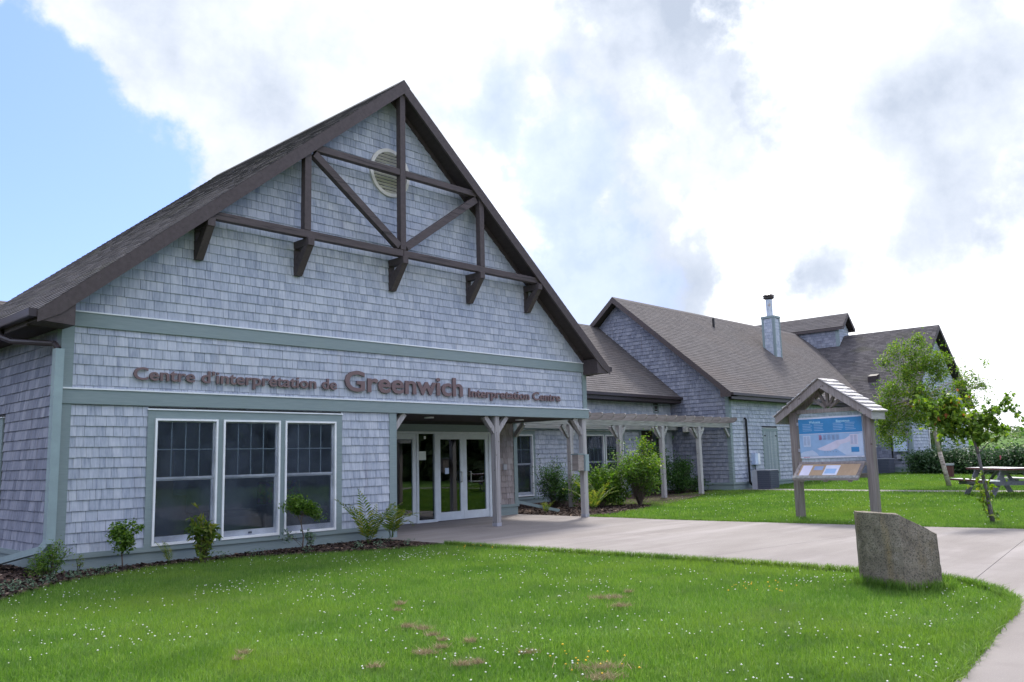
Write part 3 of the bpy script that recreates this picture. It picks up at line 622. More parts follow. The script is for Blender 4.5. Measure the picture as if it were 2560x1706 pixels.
part('window_flashing', M['cap'], bx(5.80, 9.53, YF - T - 0.02, YF - 0.001, 0.940, 0.962))
part('sash_latch', M['grille'], bx(7.62, 7.68, YF + 0.0, YF + 0.02, -1.13, -1.10))
# west side window
part('window_surround', M['trim'], lambda b: (b.box(4.5 - T, 4.499, 16.05, 16.2, ZT + 0.002, 0.92), b.box(4.5 - T, 4.499, 16.2, 17.5, 0.80, 0.92), b.box(4.5 - T, 4.499, 17.4, 17.55, ZT + 0.002, 0.799)))
part('window_flashing', M['cap'], bx(4.5 - T - 0.02, 4.499, 16.03, 17.57, 0.922, 0.937))
part('window', M['white'], bx(4.45, 4.499, 16.21, 17.39, ZT + 0.01, 0.795))
# gable vent
def vent():
    zc, xc, r = 6.02, 10.70, 0.52
    b = MB(); n = 40; ri, ro = 0.445, r
    for i in range(n):
        a0 = 2 * math.pi * i / n; a1 = 2 * math.pi * (i + 1) / n
        P = lambda rr, a, y: (xc + rr * math.cos(a), y, zc + rr * math.sin(a))
        b.hexa([P(ri, a0, YF - 0.055), P(ro, a0, YF - 0.055), P(ro, a0, YF - 0.002), P(ri, a0, YF - 0.002), P(ri, a1, YF - 0.055), P(ro, a1, YF - 0.055), P(ro, a1, YF - 0.002), P(ri, a1, YF - 0.002)])
    v = b.build('gable_vent', M['cream'], bld)
    part('vent_back', M['sheath'], lambda b: b.prism([(xc + 0.44 * math.cos(2 * math.pi * i / 32), YF - 0.018, zc + 0.44 * math.sin(2 * math.pi * i / 32)) for i in range(32)], (0, 0.014, 0)), v)
    k = 13
    for i in range(k):
        z = zc - 0.41 + i * 0.82 / (k - 1) ; hw = math.sqrt(max(0.0, 0.44 ** 2 - (z - zc) ** 2)) - 0.004
        if hw < 0.05: continue
        part('louvre', M['cream'], lambda b: b.beam((xc - hw, YF - 0.034, z), (xc + hw, YF - 0.034, z), 0.006, 0.052, (0, -0.75, 0.66)), v)
vent()
# --- main roof
YG, YB = 13.0, 21.0      # front and back rake
def slope_roof(name, P0, U, Vd, poly, mat, parent=None, exp=0.145, th=0.06, singles=0, v1=None):
    """deck slab plus shingle courses; P0 origin, U along eave, Vd up slope unit; poly in (u,v)"""
    U = Vector(U); Vd = Vector(Vd); Nn = U.cross(Vd).normalized()
    if Nn.z < 0: Nn = -Nn
    P0 = Vector(P0)
    b = MB(); b.prism([P0 + U * u + Vd * v - Nn * th for u, v in poly], Nn * (th - 0.001)); d = b.build(name, M['soffit'], parent or bld)
    vm = max(v for u, v in poly)
    pcs = clad(P0, U, Vd, Nn, poly, [], exp, 0.28, 0.34, 0.009, 0.0, vm - 0.001, gap=0.002, jit=0.001)
    lay(pcs, mat, d, 'roof_shingle', singles=singles)
    return d
cs = 1 / math.sqrt(1 + SL * SL); sn = SL * cs
hw = 6.72
Lr = hw / cs
slope_roof('west_roof', (XC - hw, YG, 7.9 - SL * hw), (0, 1, 0), (cs, 0, sn), [(0, 0), (YB - YG, 0), (YB - YG, Lr), (0, Lr)], M['roof_dark'])
slope_roof('east_roof', (XC + hw, YG, 7.9 - SL * hw), (0, 1, 0), (-cs, 0, sn), [(0, 0), (YB - YG, 0), (YB - YG, Lr), (0, Lr)], M['roof_dark'])
part('ridge_cap', M['roof_dark'], lambda b: b.prism([(XC - 0.16, YG - 0.01, 7.90 - 0.118), (XC, YG - 0.01, 7.915 + 0.012), (XC + 0.16, YG - 0.01, 7.90 - 0.118), (XC, YG - 0.01, 7.88)], (0, YB - YG + 0.02, 0)))
# rake boards, soffits and returns
for s in (-1, 1):
    X = lambda d: XC + s * d
    zt = lambda d: 7.885 - SL * d
    part('rake_board', M['brown'], lambda b: b.prism([(X(0), YG - 0.014, zt(0) + 0.008), (X(hw + 0.01), YG - 0.014, zt(hw + 0.01) + 0.008), (X(hw + 0.01), YG - 0.014, zt(hw + 0.01) - 0.155), (X(hw - 0.30), YG - 0.014, zt(hw - 0.30) - 0.262), (X(0), YG - 0.014, zt(0) - 0.262)], (0, 0.0135, 0)))
    part('rake_backing', M['brown'], lambda b: b.prism([(X(0), YG, zt(0) - 0.07), (X(hw - 0.3), YG, zt(hw - 0.3) - 0.07), (X(hw - 0.30), YG, zt(hw - 0.30) - 0.262), (X(0), YG, zt(0) - 0.262)], (0, 0.035, 0)))
    part('rake_soffit', M['soffit'], lambda b: b.prism([(X(0), YG + 0.036, zt(0) - 0.09), (X(hw - 0.02), YG + 0.036, zt(hw - 0.02) - 0.09), (X(hw - 0.02), YG + 0.036, zt(hw - 0.02) - 0.15), (X(0), YG + 0.036, zt(0) - 0.15)], (0, YF - YG - 0.04, 0)))
    part('frieze_board', M['brown'], lambda b: b.prism([(X(0), YF - 0.05, zt(0) - 0.152), (X(hw - 0.5), YF - 0.05, zt(hw - 0.5) - 0.152), (X(hw - 0.5), YF - 0.05, zt(hw - 0.5) - 0.25), (X(0), YF - 0.05, zt(0) - 0.25)], (0, 0.045, 0)))
    # boxed eave return
    d0, d1 = hw - 0.50, hw + 0.0
    part('eave_return', M['brown'], lambda b: b.prism([(X(d0), YG + 0.004, zt(d0) - 0.2), (X(d1), YG + 0.004, zt(d1) - 0.12), (X(d1), YG + 0.004, 2.150), (X(d0), YG + 0.004, 2.115)], (0, 0.50, 0)))
    part('fascia_board', M['brown'], bx(min(X(hw - 0.04), X(hw - 0.01)), max(X(hw - 0.04), X(hw - 0.01)), YG + 0.51, YB, 2.13, 2.28))
    part('eave_soffit', M['soffit'], bx(min(X(hw - 0.05), X(hw - 0.48)), max(X(hw - 0.05), X(hw - 0.48)), YG + 0.51, YB, 2.14, 2.17))
    gx = X(hw + 0.06)
    g = part('gutter', M['brown_metal'], lambda b: (b.box(gx - 0.055, gx + 0.055, YG + 0.02, YB, 2.195, 2.205), b.box(gx - 0.06, gx - 0.05, YG + 0.02, YB, 2.205, 2.31), b.box(gx + 0.05, gx + 0.06, YG + 0.02, YB, 2.205, 2.31), b.box(gx - 0.06, gx + 0.06, YG + 0.012, YG + 0.019, 2.195, 2.31)))
# back gable closing wall
part('back_wall', M['sheath'], lambda b: b.prism([(4.5, 20.5, ZB), (17.03, 20.5, ZB), (17.03, 20.5, 2.3), (XC, 20.5, 7.6), (4.5, 20.5, 2.3)], (0, 0.12, 0)))
part('rake_board', M['brown'], lambda b: b.prism([(XC, YB - 0.03, 7.88), (XC - hw, YB - 0.03, 2.28), (XC - hw, YB - 0.03, 2.1), (XC, YB - 0.03, 7.62)], (0, 0.03, 0)))
# downspout
part('downspout_elbow', M['brown_metal'], lambda b: b.path([(3.95, 14.62, 2.20), (3.96, 14.55, 2.08), (4.05, 14.30, 1.99), (4.36, 13.42, 1.88), (4.40, 13.36, 1.80)], [0.045] * 5, 10), smooth=False)
ds = part('downspout', M['green_metal'], lambda b: (b.box(4.345, 4.465, 13.30, 13.44, -1.02, 1.80), b.beam((4.40, 13.37, -1.0), (4.34, 13.50, -1.13), 0.10, 0.10), b.beam((4.34, 13.44, -1.10), (4.02, 15.3, -1.445), 0.12, 0.09)))
# --- truss
YT0, YT1 = 13.045, 13.18
def tb(b, p, q, w=0.14):
    b.beam((p[0], (YT0 + YT1) / 2, p[1]), (q[0], (YT0 + YT1) / 2, q[1]), YT1 - YT0, w, (0, 0, 1) if abs(p[0] - q[0]) > 1e-3 else (1, 0, 0))
def tbeam(name, p, q, w=0.135, dy=0.0):
    mat_ = M['brown'] if 'post' in name else M['brown_h']
    d = (Vector((q[0] - p[0], 0, q[1] - p[1]))).normalized(); n = Vector((-d.z, 0, d.x)) * (w / 2)
    def f(b):
        P = Vector((p[0], YT0 + dy, p[1])); Q = Vector((q[0], YT0 + dy, q[1]))
        b.prism([P - n, Q - n, Q + n, P + n], (0, YT1 - YT0 - dy * 1.5, 0))
    part(name, mat_, f, bevel=0.006)
tbeam('truss_chord', (6.50, 4.218), (10.705, 4.218)); tbeam('truss_chord', (10.715, 4.218), (14.92, 4.218))
tbeam('truss_post', (8.45, 4.29), (8.45, 5.90), 0.14); tbeam('truss_post', (12.97, 4.29), (12.97, 5.90), 0.14); tbeam('truss_post', (10.71, 4.29), (10.71, 7.66), 0.14)
tbeam('truss_collar', (8.60, 5.92), (10.636, 5.92), 0.13, 0.004); tbeam('truss_collar', (10.784, 5.92), (12.82, 5.92), 0.13, 0.004)
tbeam('truss_brace', (8.60, 5.80), (10.62, 4.36), 0.15, 0.008); tbeam('truss_brace', (12.82, 5.80), (10.80, 4.36), 0.15, 0.008)
for xb in (6.56, 8.50, 10.73, 12.92, 14.84):
    br = part('bracket_arm', M['brown'], bx(xb - 0.068, xb + 0.068, YG + 0.0, YF - 0.002, 4.005, 4.147), bevel=0.005)
    part('bracket_strut', M['brown'], lambda b: b.prism([(xb - 0.066, YG + 0.03, 4.003), (xb - 0.066, YG + 0.17, 4.003), (xb - 0.066, YF - 0.005, 3.74), (xb - 0.066, YF - 0.005, 3.50), (xb - 0.066, YF - 0.10, 3.50)], (0.132, 0, 0)), br)
    part('bracket_plate', M['brown'], bx(xb - 0.064, xb + 0.064, YF - 0.045, YF - 0.003, 3.745, 4.002), br)
# --- porch posts and braces
def post(x0, x1, y0, y1, z0, z1, nm='porch_post'):
    p = part(nm, M['post'], bx(x0, x1, y0, y1, z0, z1), bevel=0.006)
    part('post_shoe', M['acgrey'], bx(x0 - 0.003, x1 + 0.003, y0 - 0.003, y1 + 0.003, z0 + 0.002, z0 + 0.075), p); return p
pm = post(13.70, 13.845, 13.50, 13.645, ZP, 1.004); pr_ = post(16.86, 17.01, 13.50, 13.645, ZP, 1.004)
def brace(p, q, parent, w=0.115, mat='post', nm='brace'):
    d = (Vector(q) - Vector(p)).normalized()
    up = Vector((0, 0, 1)); part(nm, M[mat], lambda b: b.beam(p, q, 0.10, w, up), parent, bevel=0.005)
brace((13.82, 13.57, 0.64), (14.13, 13.57, 1.0), pm); brace((13.73, 13.57, 0.64), (13.42, 13.57, 1.0), pm); brace((13.77, 13.62, 0.64), (13.77, 13.95, 1.0), pm)
brace((16.89, 13.57, 0.62), (16.56, 13.57, 1.0), pr_); brace((16.94, 13.62, 0.62), (16.94, 13.98, 1.0), pr_)
brace((10.83, 13.57, 0.68), (11.10, 13.57, 1.0), pr_); brace((17.0, 15.98, 0.66), (17.0, 15.66, 0.98), pr_)
# --- connector range
YC = 19.27; XR = 29.91; YRF = 16.6
cw = MB()
cw.box(17.03, 20.25, YC, YC + 0.12, -1.7, 2.20); cw.box(21.31, 24.15, YC, YC + 0.12, -1.7, 2.20); cw.box(26.45, 27.69, YC, YC + 0.12, -1.7, 2.20); cw.box(28.95, XR, YC, YC + 0.12, -1.7, 2.20)
cw.box(20.2505, 21.3095, YC, YC + 0.12, 0.84, 2.20); cw.box(20.2505, 21.3095, YC, YC + 0.12, -1.7, -1.20); cw.box(24.1505, 26.4495, YC, YC + 0.12, 0.85, 2.20); cw.box(24.1505, 26.4495, YC, YC + 0.12, -1.7, -1.20); cw.box(27.6905, 28.9495, YC, YC + 0.12, 1.06, 2.20)
conn = cw.build('connector_wall', M['sheath'], bld)
wtz = -1.22
pc = clad((0, YC, 0), fu, fv, fn, [(17.05, wtz), (XR, wtz), (XR, 1.02), (17.05, 1.02)], [(20.1, 21.45, -1.3, 1.0), (24.0, 26.56, -1.3, 1.0), (27.55, 28.95, -1.3, 1.05)], EXP, 0.075, 0.205, 0.020, wtz, 1.02)
pc += clad((0, YC, 0), fu, fv, fn, [(17.05, 1.17), (XR, 1.17), (XR, 2.2), (17.05, 2.2)], [(28.64, 28.99, 1.73, 2.07)], EXP, 0.075, 0.205, 0.020, 1.17, 2.2)
lay(pc, M['shingle'], conn)
part('band_board', M['trim'], bx(17.05, XR, YC - T - 0.005, YC - 0.001, 1.025, 1.17)); part('water_table', M['trim'], bx(17.05, XR, YC - T - 0.012, YC - 0.001, wtz - 0.08, wtz)); part('base_board', M['trim'], bx(17.05, XR, YC - 0.014, YC - 0.001, -1.75, wtz - 0.082))
window(20.25, 21.31, -1.195, 0.835, YC, 2, -0.15); window(24.15, 25.25, -1.195, 0.845, YC, 4, -0.15); window(25.35, 26.45, -1.195, 0.845, YC, 4, -0.15)
part('window_surround', M['trim'], lambda b: (b.box(21.311, 21.45, YC - T, YC - 0.001, wtz + 0.002, 0.98), b.box(20.1, 21.31, YC - T, YC - 0.001, 0.836, 0.98)))
part('window_flashing', M['cap'], bx(20.1, 21.46, YC - T - 0.02, YC - 0.001, 0.982, 0.997))
part('window_surround', M['trim'], lambda b: (b.box(24.0, 24.149, YC - T, YC - 0.001, wtz + 0.002, 0.99), b.box(26.451, 26.57, YC - T, YC - 0.001, wtz + 0.002, 0.99), b.box(24.15, 26.45, YC - T, YC - 0.001, 0.847, 0.99), b.box(25.251, 25.349, YC - T, YC - 0.001, wtz + 0.002, 0.846)))
part('window_flashing', M['cap'], bx(23.99, 26.58, YC - T - 0.02, YC - 0.001, 0.992, 1.007))
part('corner_board', M['trim'], bx(27.56, 27.70, YC - T, YC - 0.001, wtz, 1.02))
part('side_door', M['brown'], bx(27.71, 28.93, YC + 0.3, YC + 0.35, -1.6, 1.05))
part('wall_vent', M['trim'], lambda b: (frame_rect(b, 28.64, 28.99, 1.73, 2.07, YC - 0.04, YC - 0.001, 0.05, 0.05, 0.05), b.box(28.69, 28.94, YC - 0.02, YC - 0.002, 1.88, 1.90)))
room(19.6, 27.0, YC + 0.13, 22.5, -1.45, 1.2, 'gallery_wall')
# connector roof
ev_y = 18.75; ev_z = 2.385; rdg_y = 22.9; Lc = (rdg_y - ev_y) / cs
slope_roof('connector_roof', (12.2, ev_y, ev_z), (1, 0, 0), (0, cs, sn), [(0, 0), (XR - 12.2, 0), (XR - 12.2, Lc), (0, Lc)], M['roof'])
slope_roof('connector_roof', (12.2, 2 * rdg_y - ev_y, ev_z), (1, 0, 0), (0, -cs, sn), [(0, 0), (XR - 12.2, 0), (XR - 12.2, Lc), (0, Lc)], M['roof'])
part('gutter', M['brown_metal'], lambda b: (b.box(17.1, XR - 0.01, ev_y - 0.11, ev_y - 0.005, 2.27, 2.375), b.box(17.1, XR - 0.005, ev_y + 0.0, ev_y + 0.03, 2.13, 2.36)))
part('eave_soffit', M['soffit'], bx(17.05, XR, ev_y + 0.031, YC - 0.001, 2.12, 2.16))
# --- rear hall
rdg = 21.67; rz = 6.94; evr_y = 16.215; evr_z = rz - SL * (rdg - evr_y); X0 = 29.45
rw = MB()
rw.prism([(XR, YRF, -1.6), (XR, 2 * rdg - YRF, -1.6), (XR, 2 * rdg - YRF, 2.4), (XR, rdg, 6.72), (XR, YRF, 2.48)], (0.12, 0, 0))
west_gable = rw.build('gable_wall', M['sheath'], bld)
wz2 = -1.07
gp = clad((XR, 0, 0), (0, 1, 0), (0, 0, 1), (-1, 0, 0), [(YRF + 0.13, wz2), (26.6, wz2), (26.6, 2.5), (rdg, 6.72), (YRF + 0.13, 2.52)], [], EXP, 0.075, 0.205, 0.022, wz2, 6.71)
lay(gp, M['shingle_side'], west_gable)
part('corner_board', M['trim'], bx(XR - T, XR - 0.001, YRF - 0.001, YRF + 0.14, wz2, 2.4)); part('water_table', M['trim'], bx(XR - T - 0.012, XR - 0.001, YRF - T, YC, wz2 - 0.08, wz2)); part('base_board', M['trim'], bx(XR - 0.014, XR - 0.001, YRF, YC, -1.6, wz2 - 0.082))
X3 = 43.75; Y3 = 14.45
fw_ = MB(); fw_.box(XR + 0.13, X3, YRF, YRF + 0.12, -1.6, 2.35); rear_wall = fw_.build('rear_wall', M['sheath'], bld)
rp = clad((0, YRF, 0), fu, fv, fn, [(XR + 0.14, wz2), (X3, wz2), (X3, 2.3), (XR + 0.14, 2.3)], [(32.5, 33.85, -1.3, 1.08)], EXP, 0.075, 0.205, 0.024, wz2, 2.3)
lay(rp, M['shingle'], rear_wall)
part('corner_board', M['trim'], bx(XR - T, XR + 0.14, YRF - T, YRF - 0.002, wz2, 2.3))
part('water_table', M['trim'], bx(XR - T, X3, YRF - T - 0.012, YRF - T + 0.026, wz2 - 0.08, wz2)); part('base_board', M['trim'], bx(XR, X3, YRF - 0.014, YRF - 0.001, -1.6, wz2 - 0.082))
# utility door of vertical boards
part('door_surround', M['trim'], lambda b: (b.box(32.5, 32.62, YRF - T, YRF - 0.002, wz2, 0.93), b.box(33.74, 33.86, YRF - T, YRF - 0.002, wz2, 0.93), b.box(32.5, 33.86, YRF - T - 0.004, YRF - 0.002, 0.932, 1.05)))
part('door_flashing', M['cap'], bx(32.48, 33.88, YRF - T - 0.02, YRF - 0.002, 1.052, 1.068))
ud = part('utility_door', M['sheath'], bx(32.63, 33.73, YRF - 0.01, YRF - 0.003, wz2, 0.93))
for i in range(10): part('plank', M['board'], bx(32.632 + i * 0.11, 32.632 + i * 0.11 + 0.104, YRF - 0.024, YRF - 0.0105, wz2, 0.93), ud)
for z in (0.72, -0.8):
    for x in (32.66, 33.62): part('hinge', M['blackpipe'], bx(x, x + 0.11, YRF - 0.04, YRF - 0.025, z, z + 0.05), ud)
# rear roof
Lh = (rdg - evr_y) / cs
v3 = (6.62 - evr_z) / sn; xv = 43.29
slope_roof('rear_roof', (X0, evr_y, evr_z), (1, 0, 0), (0, cs, sn), [(0, 0), (xv - X0 + 0.02, 0), (48.3 - X0, v3), (48.3 - X0, Lh), (0, Lh)], M['roof'])
slope_roof('rear_roof', (X0, 2 * rdg - evr_y, evr_z), (1, 0, 0), (0, -cs, sn), [(0, 0), (19, 0), (19, Lh), (0, Lh)], M['roof'])
part('ridge_cap', M['roof'], lambda b: b.prism([(X0, rdg - 0.15, rz - 0.11), (X0, rdg, rz + 0.02), (X0, rdg + 0.15, rz - 0.11), (X0, rdg, rz - 0.02)], (18.5, 0, 0)))
for s in (-1, 1):
    Yy = lambda d: rdg + s * d
    zt = lambda d: rz - 0.015 - SL * d
    H2 = rdg - evr_y
    part('rake_board', M['brown'], lambda b: b.prism([(X0 - 0.016, Yy(0), zt(0) + 0.008), (X0 - 0.016, Yy(H2), zt(H2) + 0.008), (X0 - 0.016, Yy(H2), zt(H2) - 0.15), (X0 - 0.016, Yy(H2 - 0.45), zt(H2 - 0.45) - 0.52 + 0.0), (X0 - 0.016, Yy(H2 - 0.45), zt(H2 - 0.45) - 0.24), (X0 - 0.016, Yy(0), zt(0) - 0.24)], (0.015, 0, 0)))
    part('rake_soffit', M['soffit'], lambda b: b.prism([(X0 + 0.036, Yy(0), zt(0) - 0.08), (X0 + 0.036, Yy(H2), zt(H2) - 0.08), (X0 + 0.036, Yy(H2), zt(H2) - 0.14), (X0 + 0.036, Yy(0), zt(0) - 0.14)], (XR - X0 - 0.04, 0, 0)))
part('gutter', M['brown_metal'], lambda b: (b.box(X0 + 0.01, xv + 0.1, evr_y - 0.11, evr_y - 0.005, evr_z - 0.11, evr_z - 0.01), b.box(X0 + 0.036, xv + 0.4, evr_y, evr_y + 0.03, evr_z - 0.25, evr_z - 0.02)))
part('eave_soffit', M['soffit'], bx(XR, X3, evr_y + 0.031, YRF - 0.001, evr_z - 0.25, evr_z - 0.21))
# chimney stack
ch = root('chimney_stack', 'square shingled chimney with grey-green corner boards and metal flue', 'chimney', (39.6, 19.4, 4.8))
cb = MB(); cb.box(39.36, 39.98, 19.06, 19.70, 4.3, 6.80); chs = cb.build('stack', M['sheath'], ch)
chp = clad((0, 19.06, 0), fu, fv, fn, [(39.42, 4.3), (39.92, 4.3), (39.92, 6.72), (39.42, 6.72)], [], EXP, 0.075, 0.205, 0.012, 4.3, 6.72) + clad((39.36, 0, 0), (0, 1, 0), (0, 0, 1), (-1, 0, 0), [(19.10, 4.3), (19.66, 4.3), (19.66, 6.72), (19.10, 6.72)], [], EXP, 0.075, 0.205, 0.012, 4.3, 6.72)
lay(chp, M['shingle'], chs)
part('corner_board', M['trim'], bx(39.335, 39.44, 19.035, 19.059, 4.4, 6.74), ch); part('corner_board', M['trim'], bx(39.335, 39.359, 19.06, 19.16, 4.4, 6.74), ch)
part('corner_board', M['trim'], bx(39.90, 40.0, 19.035, 19.059, 4.4, 6.74), ch); part('corner_board', M['trim'], bx(39.335, 39.359, 19.60, 19.72, 4.6, 6.74), ch)
part('cap_board', M['trim'], bx(39.32, 40.01, 19.02, 19.74, 6.741, 6.85), ch)
part('flue_pipe', M['galv'], lambda b: b.tube((39.66, 19.4, 6.85), (39.66, 19.4, 7.72), 0.155, 0.155, 18), ch, smooth=False)
fcap = part('flue_cap', M['brown_metal'], lambda b: (b.tube((39.66, 19.4, 7.73), (39.66, 19.4, 7.80), 0.15, 0.27, 18), b.tube((39.66, 19.4, 7.80), (39.66, 19.4, 7.84), 0.27, 0.27, 18), b.tube((39.66, 19.4, 7.84), (39.66, 19.4, 7.90), 0.16, 0.16, 18), b.tube((39.66, 19.4, 7.90), (39.66, 19.4, 7.95), 0.30, 0.26, 18), b.tube((39.66, 19.4, 7.95), (39.66, 19.4, 8.02), 0.26, 0.14, 18)), ch)
part('vent_pipe', M['blackpipe'], lambda b: b.tube((36.4, 20.75, 6.0), (36.4, 20.75, 6.62), 0.06, 0.06, 10))
# --- far cross wing
R3X = 48.33; R3Z = 6.62; Y3R = 14.05; ev3_x = R3X - (R3Z - 2.39) / SL
H3 = R3X - ev3_x; L3 = H3 / cs
w3 = MB()
w3.box(X3, X3 + 0.12, Y3 + 0.13, YRF + 0.5, -1.6, 2.3)
w3w = w3.build('cross_wing_wall', M['sheath'], bld)
b = MB(); b.prism([(X3, Y3, -1.6), (2 * R3X - X3, Y3, -1.6), (2 * R3X - X3, Y3, 2.35), (R3X, Y3, 6.4), (X3, Y3, 2.35)], (0, 0.12, 0)); w3g = b.build('cross_wing_gable', M['sheath'], bld)
wz3 = -0.80
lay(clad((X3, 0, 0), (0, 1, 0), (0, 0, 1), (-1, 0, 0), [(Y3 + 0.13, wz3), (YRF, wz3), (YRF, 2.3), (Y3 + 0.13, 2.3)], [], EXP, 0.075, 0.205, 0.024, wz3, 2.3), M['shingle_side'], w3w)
lay(clad((0, Y3, 0), fu, fv, fn, [(X3 + 0.13, wz3), (2 * R3X - X3, wz3), (2 * R3X - X3, 2.4), (R3X, 6.3), (X3 + 0.13, 2.4)], [(46.2, 48.3, -0.12, 2.1)], EXP, 0.075, 0.205, 0.024, wz3, 6.3), M['shingle'], w3g)
part('corner_board', M['trim'], bx(X3 - T, X3 + 0.14, Y3 - T, Y3 - 0.001, wz3, 2.3)); part('corner_board', M['trim'], bx(X3 - T, X3 - 0.001, Y3, Y3 + 0.14, wz3, 2.3))
part('water_table', M['trim'], bx(X3 - T - 0.01, X3 - 0.001, Y3, YRF, wz3 - 0.08, wz3)); part('base_board', M['trim'], bx(X3 - 0.014, X3 - 0.001, Y3, YRF, -1.5, wz3 - 0.082)); part('base_board', M['trim'], bx(X3, 2 * R3X - X3, Y3 - 0.03, Y3 - 0.001, -1.5, wz3 - 0.001))
for x0 in (46.3, 47.28):
    w_ = part('window', M['white'], lambda b: frame_rect(b, x0, x0 + 0.92, -0.05, 2.0, Y3 - 0.05, Y3 - 0.002, 0.05, 0.05, 0.05)); part('glass_pane', M['glass'], bx(x0 + 0.05, x0 + 0.87, Y3 - 0.03, Y3 - 0.024, 0.0, 1.95), w_)
    part('window_backing', M['inside'], bx(x0 + 0.05, x0 + 0.87, Y3 - 0.012, Y3 - 0.003, 0.0, 1.95), w_)
slope_roof('cross_wing_roof', (ev3_x, Y3R, 2.39), (0, 1, 0), (cs, 0, sn), [(0, 0), (evr_y - Y3R, 0), (evr_y - Y3R + H3, L3), (0, L3)], M['roof_dark'])
slope_roof('cross_wing_roof', (2 * R3X - ev3_x, Y3R, 2.39), (0, 1, 0), (-cs, 0, sn), [(0, 0), (14, 0), (14, L3), (0, L3)], M['roof'])
for s in (-1, 1):
    X = lambda d: R3X + s * d
    zt = lambda d: R3Z - 0.015 - SL * d
    part('rake_board', M['brown'], lambda b: b.prism([(X(0), Y3R - 0.02, zt(0)), (X(H3), Y3R - 0.02, zt(H3)), (X(H3), Y3R - 0.02, zt(H3) - 0.18), (X(0), Y3R - 0.02, zt(0) - 0.24)], (0, 0.019, 0)))
    part('rake_soffit', M['soffit'], lambda b: b.prism([(X(0), Y3R + 0.036, zt(0) - 0.08), (X(H3 - 0.01), Y3R + 0.036, zt(H3 - 0.01) - 0.08), (X(H3 - 0.01), Y3R + 0.036, zt(H3 - 0.01) - 0.14), (X(0), Y3R + 0.036, zt(0) - 0.14)], (0, Y3 - Y3R - 0.04, 0)))
part('gutter', M['brown_metal'], bx(ev3_x - 0.11, ev3_x - 0.005, Y3R, evr_y - 0.1, 2.28, 2.38)); part('fascia_board', M['brown'], bx(ev3_x, ev3_x + 0.03, Y3R + 0.04, evr_y, 2.15, 2.36))
part('eave_soffit', M['soffit'], bx(ev3_x + 0.031, X3 - 0.001, Y3R + 0.04, YRF, 2.13, 2.16))
part('roof_vent', M['brown_metal'], lambda b: (b.prism([(44.62, 16.2, 3.50), (44.62, 16.2, 3.86), (45.05, 16.2, 3.98), (45.1, 16.2, 3.9)], (0, 0.45, 0)),))
# cupola
cz = 7.92; CX = 48.28; CY = 18.84; ch_ = 0.90; csl = 0.95
cu = MB(); cu.box(CX - 0.72, CX + 0.72, CY + 0.35, 27.0, 5.4, 7.02); cu.prism([(CX - 0.72, CY + 0.35, 7.021), (CX + 0.72, CY + 0.35, 7.021), (CX, CY + 0.35, 7.70)], (0, 8, 0)); cup = cu.build('cupola', M['sheath'], bld)
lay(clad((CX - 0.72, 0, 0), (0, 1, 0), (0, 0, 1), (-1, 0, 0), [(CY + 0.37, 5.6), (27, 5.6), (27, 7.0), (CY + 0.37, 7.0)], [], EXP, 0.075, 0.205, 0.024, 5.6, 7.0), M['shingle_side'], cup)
lay(clad((0, CY + 0.35, 0), fu, fv, fn, [(CX - 0.70, 5.6), (CX + 0.72, 5.6), (CX + 0.72, 7.0), (CX, 7.65), (CX - 0.70, 7.0)], [], EXP, 0.075, 0.205, 0.024, 5.6, 7.64), M['shingle'], cup)
part('corner_board', M['trim'], bx(CX - 0.75, CX - 0.62, CY + 0.322, CY + 0.335, 5.9, 7.0), cup); part('corner_board', M['trim'], bx(CX - 0.75, CX - 0.737, CY + 0.336, CY + 0.5, 5.9, 7.0), cup)
cs2 = 1 / math.sqrt(1 + csl * csl); Lq = ch_ / cs2
for s in (-1, 1):
    slope_roof('cupola_roof', (CX + s * ch_, CY, cz - csl * ch_), (0, 1, 0), (-s * cs2, 0, csl * cs2), [(0, 0), (8.5, 0), (8.5, Lq), (0, Lq)], M['roof'], exp=0.15)
    X = lambda d: CX + s * d
    zt = lambda d: cz - 0.01 - csl * d
    part('rake_board', M['brown'], lambda b: b.prism([(X(0), CY - 0.02, zt(0)), (X(ch_), CY - 0.02, zt(ch_)), (X(ch_), CY - 0.02, zt(ch_) - 0.16), (X(ch_ - 0.12), CY - 0.02, zt(ch_) - 0.16), (X(0), CY - 0.02, zt(0) - 0.2)], (0, 0.019, 0)))
    part('fascia_board', M['brown'], bx(min(X(ch_ - 0.04), X(ch_)), max(X(ch_ - 0.04), X(ch_)), CY + 0.031, 27.2, cz - csl * ch_ - 0.17, cz - csl * ch_ - 0.02))
    part('eave_soffit', M['soffit'], bx(min(X(ch_ - 0.041), X(0.73)), max(X(ch_ - 0.041), X(0.73)), CY + 0.031, 27.2, 6.93, 6.95))
# --- back wing roof glimpsed at the far left
slope_roof('back_wing_roof', (-8, 22.35, 2.35), (1, 0, 0), (0, cs, sn), [(0, 0), (15.2, 0), (15.2, 2.62 / cs), (0, 2.62 / cs)], M['roof'])
slope_roof('back_wing_roof', (-8, 27.6, 2.35), (1, 0, 0), (0, -cs, sn), [(0, 0), (15.2, 0), (15.2, 2.62 / cs), (0, 2.62 / cs)], M['roof'])
part('back_wing_wall', M['shingle_side'], bx(-7.6, 7.0, 22.8, 27.1, -1.6, 2.3))

